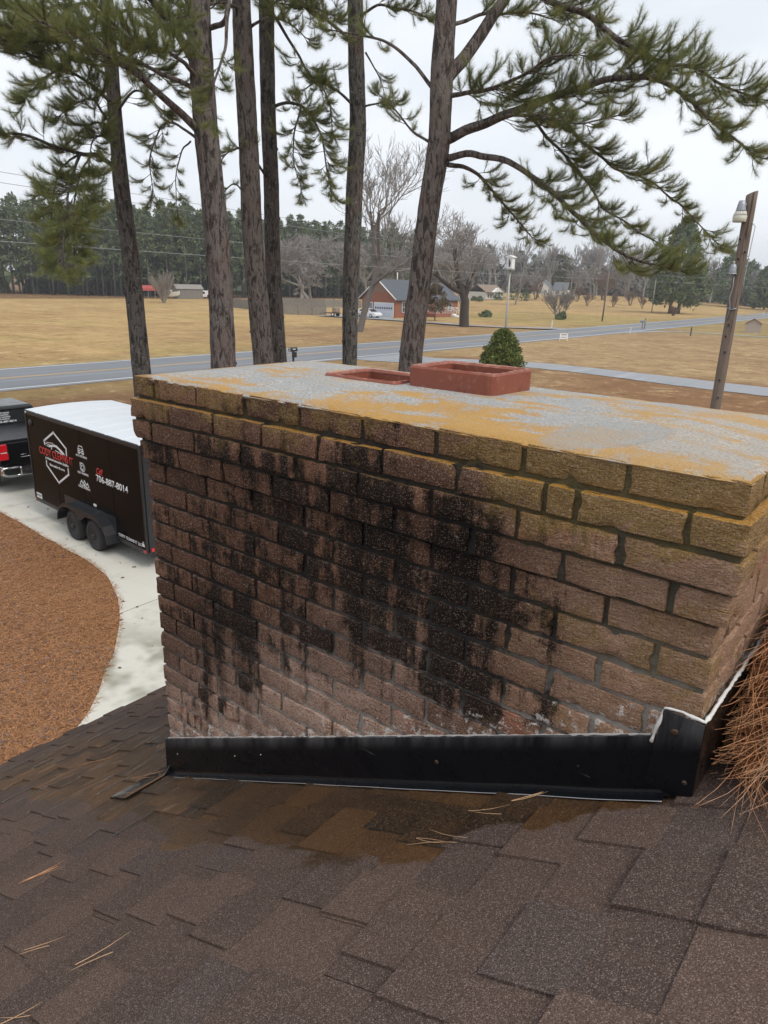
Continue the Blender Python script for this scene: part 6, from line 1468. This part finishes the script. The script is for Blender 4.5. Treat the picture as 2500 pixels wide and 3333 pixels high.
mb = MB(); mb.box(-1.2, 1.2, -.7, .7, .5, .62); mb.build('bed', M_BAREDARK, ut)
mb = MB(); mb.tube([(-1.2, 0, .52), (-2.6, 0, .42)], .05, 6); mb.build('tongue', M_BAREDARK, ut)
mb = MB(); mb.box(.2, 1.1, -.6, .6, .62, 1.5); mb.build('load', simple('rusty_tank', (.26, .20, .15), .8, var=.3), ut, bevel=.15)
for s in (1, -1):
    M = Matrix.Translation((.5, s*.85, .34)) @ Matrix.Rotation(R(-90*s), 4, 'X'); q = MB(); q.lathe([(.2, -.16), (.34, -.15), (.34, -.01), (.2, .01)], 18, M); w_ = q.build('wheel', M_RUBBER, ut)
    q = MB(); q.lathe([(.19, 0), (.18, .014), (.05, .02)], 14, M); q.build('rim', M_WPAINT, w_)
# ---- leaning lamp pole near the house
def wood_material():
    m, b = new_mat('weathered_pole_wood'); P = coords('pos'); gr = nz(scaled(P, (28, 28, 1.2)), 1, 4, .65); k = nz(P, 3, 3)
    c = mixc(gr, (.095, .070, .056), (.235, .185, .15)); c = mixc(gr.smooth(.42, .34)*.8, c, (.03, .022, .018)); c = mixc(k.smooth(.55, .7)*.4, c, (.10, .10, .06))
    put(b.inputs['Base Color'], c); b.inputs['Roughness'].default_value = .9; bump(b, gr, .8, .012); return m
M_POLE = wood_material()
lp = empty('lamp_pole', (-.737, 9.937, 0), 0, 'weathered wooden pole carrying two yard lamps, right of the chimney', 'pole')
mb = MB(); vs = []; K = 16; n = 40
for i in range(n+1):
    z = -.3 + 7.0*i/n; r_ = .082 - .012*i/n
    for k in range(K):
        a = 2*math.pi*k/K; rr_ = r_*(1 + .06*noise.noise(Vector((math.cos(a)*2, math.sin(a)*2, z*.4)))); vs.append((rr_*math.cos(a), rr_*math.sin(a), z + (.03*math.cos(a) if i == n else 0)))
mb.smooth = True; mb.add(vs, [(i*K+k, i*K+(k+1) % K, (i+1)*K+(k+1) % K, (i+1)*K+k) for i in range(n) for k in range(K)] + [tuple(n*K+k for k in range(K))]); mb.build('pole', M_POLE, lp, recalc=False)
M_GALV = simple('galvanised_metal', (.30, .32, .35), .45, metal=.5, var=.15, vscale=8); M_LENS = simple('lamp_lens', (.60, .60, .56), .3, var=.1, vscale=20)
M_FADED = simple('faded_lamp_hood', (.50, .50, .40), .5)
def yard_lamp(ox, oy, z, s, lab, hood=True):
    L = empty('yard_lamp', (0, 0, 0)); L.parent = lp; L['label'] = lab
    T = Matrix.Translation((ox, oy, z)) @ Matrix.Scale(s, 4)
    q = MB(); q.lathe([(.045, .30), (.075, .295), (.095, .20), (.115, .08), (.12, .05), (.02, .05)], 20, T); q.build('lamp_head', M_GALV, L)
    if hood:
        q = MB()
        q.lathe([(.112, .05), (.145, -.05), (.10, -.05)], 20, T); q.build('lens', M_LENS, L)
        for k in range(20):
            a = 2*math.pi*k/20; c, s_ = math.cos(a), math.sin(a); q = MB(); q.tube([T @ Vector((.116*c, .116*s_, .05)), T @ Vector((.150*c, .150*s_, -.055))], .006, 4); q.build('lens_rib', M_CLEARLENS, L)
        q = MB(); q.lathe([(.150, -.05), (.165, -.055), (.155, -.19), (.150, -.195), (.145, -.06)], 20, T); q.build('lamp_skirt', M_FADED, L)
    else:
        q = MB(); q.lathe([(.118, .05), (.135, .02), (.14, .0), (.02, .02)], 20, T); q.build('reflector_rim', M_GALV, L)
        q = MB(); q.lathe([(.03, .30), (.032, .36), (.02, .38)], 12, T); q.build('sensor', M_FADED, L)
    q = MB(); q.tube([(ox, oy, z+.2*s), (0, 0, z+.22*s)], .018, 6); q.build('bracket', M_GALV, L)
yard_lamp(-.075, -.12, 6.44, .55, 'upper yard lamp with a ribbed lens'); yard_lamp(-.05, -.125, 5.66, .45, 'lower bare metal yard lamp', False)
for (z, a) in ((6.12, -2.1), (5.95, -.9), (5.86, -1.8), (5.2, -1.3), (4.98, -1.5), (4.82, -1.7), (4.6, -1.4), (4.2, -1.45), (3.95, -1.2)):
    q = MB(); r_ = .072; c = Vector((r_*math.cos(a), r_*math.sin(a), z)); M = Matrix.Translation(c) @ Vector((math.cos(a), math.sin(a), 0)).to_track_quat('Z', 'Y').to_matrix().to_4x4()
    q.lathe([(.030, -.012), (.026, .006), (.014, .002), (.010, -.02)], 12, M); kn = q.build('knot', M_POLE, lp)
    q = MB(); q.lathe([(.012, -.01), (.010, .006)], 8, M); q.build('knot_hole', M_DARK, kn)
q = MB(); q.tube([(-.03, -.10, 5.66), (-.02, -.085, 5.5), (-.04, -.088, 5.35), (-.01, -.088, 5.2), (-.03, -.085, 5.05)], .008, 5); q.tube([(-.07, -.06, 5.22), (.01, -.09, 5.19), (.07, -.06, 5.21)], .008, 5); q.build('wire_staple', M_GALV, lp)
q = MB(); q.tube([(.06, -.02, 6.34), (.12, -.04, 6.28), (.11, -.03, 6.1), (.095, -.03, 5.6), (.10, -.03, 5.4)], .006, 5); q.build('lamp_cable', simple('grey_cable', (.35, .36, .37), .5), lp)
# ---- birdhouse on a tall pole
bp = empty('birdhouse_pole', (-33.9, 62.1, 0), 0, 'white birdhouse on a tall metal pole by the road', 'birdhouse')
M_STEEL = simple('galvanised_pole', (.36, .38, .36), .5, metal=.3, var=.15)
q = MB(); q.tube([(0, 0, -.2), (0, 0, 3), (0, 0, 7.0)], [.11, .10, .07], 10); q.build('pole', M_STEEL, bp)
q = MB(); q.tube([(.12, 0, 7), (.13, 0, 9.2)], .04, 8); q.build('mast', M_STEEL, bp)
q = MB(); q.box(-.30, .30, -.30, .30, 7.1, 8.1); q.build('box', M_WPAINT, bp, bevel=.02)
q = MB(); q.prism([(-.42, 8.1), (.42, 8.1), (.42, 8.16), (0, 8.33), (-.42, 8.16)], -.40, .40, lambda u, v, w: (u, w, v)); q.build('roof', M_WPAINT, bp)
q = MB(); q.tube([(.06, -.32, 7.25), (.08, -.34, 7.6), (.03, -.32, 7.85), (-.03, -.31, 7.95)], [.04, .11, .06, .02], 8); q.build('woodpecker_cutout', simple('dark_print', (.05, .05, .055), .7), bp)
q = MB(); q.box(-.36, .36, -.36, .36, 7.0, 7.1); q.build('platform', M_STEEL, bp)
# ---- mailboxes, sign, well house, stakes
mbx = empty('mailbox', (-33.0, 32.3, 0), R(90), 'black mailbox on a post at the near edge of the road', 'mailbox')
q = MB(); q.box(-.06, .06, -.05, .05, -.1, .95); q.build('post', M_BLKTRIM, mbx, bevel=.01)
prof = [(-.13, 0), (.13, 0), (.13, .15)] + [(.13*math.cos(R(a)), .15+.13*math.sin(R(a))) for a in range(15, 180, 15)] + [(-.13, .15)]
q = MB(); q.prism(prof, -.28, .28, lambda u, v, w: (w, u, .95+v)); q.build('box', M_BLKTRIM, mbx, bevel=.008)
q = MB(); q.prism([(p[0]*1.04, p[1]*1.02) for p in prof], -.31, -.285, lambda u, v, w: (w, u, .95+v)); q.build('door', M_BLKTRIM, mbx)
for dz in (.20, .08):
    q = MB(); q.lathe([(.05, 0), (.05, .004)], 14, Matrix.Translation((-.312, .0, .95+dz)) @ Matrix.Rotation(R(-90), 4, 'Y')); q.build('reflector', M_CLEARLENS, mbx)
q = MB(); q.box(-.15, .1, -.135, -.131, 1.08, 1.13); q.build('number_plate', M_DECALW, mbx)
q = MB(); q.box(-.05, .25, -.10, .10, .55, .90); q.build('newspaper_tube', M_BLKTRIM, mbx, bevel=.03)
m2 = empty('twin_mailbox', (-36.0, 106.6, 0), R(80), 'grey twin mailboxes on one wooden post by the road', 'mailbox')
q = MB(); q.box(.3, .42, -.06, .06, -.1, 1.55); q.build('post', M_GREYWOOD, m2)
q = MB(); q.box(-.9, .7, -.05, .05, .92, 1.0); q.build('arm', M_GREYWOOD, m2)
for x in (-.62, -.12):
    q = MB(); q.prism(prof, -.24, .24, lambda u, v, w: (x+u, w, 1.0+v)); q.build('box', M_GALV, m2)
q = MB(); q.box(-.35, -.25, -.05, .05, -.1, .95); q.build('post', M_GREYWOOD, m2)
sg = empty('yard_sign', (-32.2, 71.8, 0), R(62), 'white yard sign on two legs near the road', 'sign')
q = MB(); q.box(-.52, .52, -.012, .012, .22, .80); q.build('panel', M_WPAINT, sg)
for x in (-.5, .5):
    q = MB(); q.box(x-.02, x+.02, -.02, .02, -.1, .86); q.build('leg', M_WPAINT, sg)
q = MB(); q.box(-.36, .36, -.018, -.014, .62, .70); q.build('print', M_BLKTRIM, sg)
for k in range(7):
    q = MB(); x = -.38+k*.11; q.box(x, x+.075, -.018, -.014, .34, .46); q.build('print', simple('blue_grey_print', (.22, .26, .34), .6) if k == 0 else bpy.data.materials['blue_grey_print'], sg)
q = MB(); q.tube([(.44, 0, .86), (.46, 0, .98)], .03, 6); q.build('finial', M_BAREDARK, sg)
wl = empty('well_house', (-23.4, 117, 0), R(12), 'tiny pale brick well house with a red roof on the lawn', 'hut')
q = MB(); q.prism([(-1.05, -.1), (1.05, -.1), (1.05, 1.2), (0, 1.85), (-1.05, 1.2)], -.9, .9, lambda u, v, w: (u, w, v)); q.build('wall', brick_far('pale_brick', (.33, .27, .23), (.46, .40, .36)), wl)
gable_roof(wl, -1.05, 1.05, -.9, .9, 1.2, 1.87, 'y', simple('red_roof', (.20, .075, .06), .8), .15, .06)
for i, (x, y, h, mt, lab) in enumerate(((-33.1, 93.7, .75, M_WPAINT, 'short white marker post at the drive entrance by the road'), (-26.3, 96.8, 1.1, M_BAREDARK, 'dark thin stake in the right lawn'), (-45.8, 96.5, 1.0, M_WPAINT, 'white marker post on the far verge by the house drive'), (-41.0, 208, 1.4, M_WPAINT, 'white post on the far verge near the lamp pole'))):
    q = MB(); q.box(-.06, .06, -.06, .06, -.1, h*.8); r_ = empty('marker_post', (x, y, 0), 0, lab, 'post', 'marker posts along the road'); q.build('shaft', mt, r_); q = MB(); q.lathe([(.075, h*.8), (.07, h*.95), (.02, h)], 10, Matrix.Identity(4)); q.build('cap', mt, r_)
# ---- utility poles and wires
M_UPOLE = simple('grey_utility_pole', (.16, .15, .13), .9, var=.2); M_PALEPOLE = simple('pale_utility_pole', (.38, .36, .33), .9)
P1, P2, P3 = Vector((-50.4, 125.9, 0)), Vector((-63.9, 190.4, 0)), Vector((-97, 262, 0))
def upole(p, h, mat, lab, lean=0.0):
    u_ = empty('utility_pole', p, 0, lab, 'pole', 'utility poles'); q = MB(); q.tube([(0, 0, -.2), (lean, 0, h)], [.15, .10], 10); q.build('shaft', mat, u_)
    q = MB(); q.lathe([(.06, 0), (.09, .06), (.06, .14), (.09, .2), (.04, .26)], 8, Matrix.Translation((lean, 0, h))); q.build('insulator', M_GALV, u_)
    q = MB(); q.box(lean-.05, lean+.05, -.35, .35, h-.5, h-.4); q.build('bracket', mat, u_)
upole(P1, 9.3, M_UPOLE, 'grey utility pole across the road, left of its paler neighbour', .25); upole(P2, 8.4, M_PALEPOLE, 'pale utility pole beyond the road left of the cone-shaped pine')
upole(Vector((-110, 240, hill(-110, 240))), 9.5, M_PALEPOLE, 'pale pole carrying a transformer by the white gabled house')
P0 = Vector((-47, -8, 0))
def wire(a, b_, sag, lab, r_=.016):
    q = MB(); a, b_ = Vector(a), Vector(b_); n = 30
    q.tube([a.lerp(b_, i/n) - Vector((0, 0, 4*sag*(i/n)*(1-i/n))) for i in range(n+1)], r_, 4, cap=False)
    tag(q.build('overhead_wire', M_WIRE, None, recalc=False), lab, 'wire', 'overhead wires along the road')
M_WIRE = simple('aluminium_wire', (.26, .27, .28), .5)
wire((-46, -30, 13.2), (-50.2, 126, 9.5), .6, 'topmost overhead wire crossing the sky behind the left pines')
wire((-46, -30, 12.6), (-50.2, 126, 9.1), .7, 'second overhead wire just under the topmost one')
wire((-44, -30, 9.4), (-50.3, 126, 8.2), .5, 'overhead wire crossing the middle of the pine wood')
wire((-44, -30, 8.0), (-50.3, 126, 7.2), .5, 'lowest dark overhead wire crossing the pine wood', .02)
wire((-50.2, 126, 9.5), (-63.9, 190.4, 8.6), .4, 'upper wire between the grey and the pale utility poles')
wire((-50.3, 126, 7.6), (-63.9, 190.4, 7.2), .5, 'lower wire between the grey and the pale utility poles')
wire((-50.3, 126, 8.4), (60, 190, 9.5), 1.6, 'upper wire running from the grey pole to the right edge')
wire((-50.3, 126, 7.4), (60, 182, 8.0), 1.6, 'lower wire running from the grey pole to the right edge')
wire((-50.3, 126, 8.0), (-110, 240, 10.5), .8, 'wire running from the grey pole towards the white gabled house')
# ================================================================== HAZE
hz = MB(); hz.box(-3600, 3600, -3600, 4600, -2.0, 48.0)
mh = bpy.data.materials.new('haze_air'); mh.use_nodes = True; mh.node_tree.nodes.clear()
_o = mh.node_tree.nodes.new('ShaderNodeOutputMaterial'); _v = mh.node_tree.nodes.new('ShaderNodeVolumePrincipled')
_v.inputs['Color'].default_value = (.93, .95, 1.0, 1); _v.inputs['Density'].default_value = .00042; _v.inputs['Anisotropy'].default_value = .2
mh.node_tree.links.new(_v.outputs[0], _o.inputs['Volume'])
tag(hz.build('haze', mh), 'thin grey winter haze', 'haze', kind='stuff')
print('objects', len(bpy.data.objects))
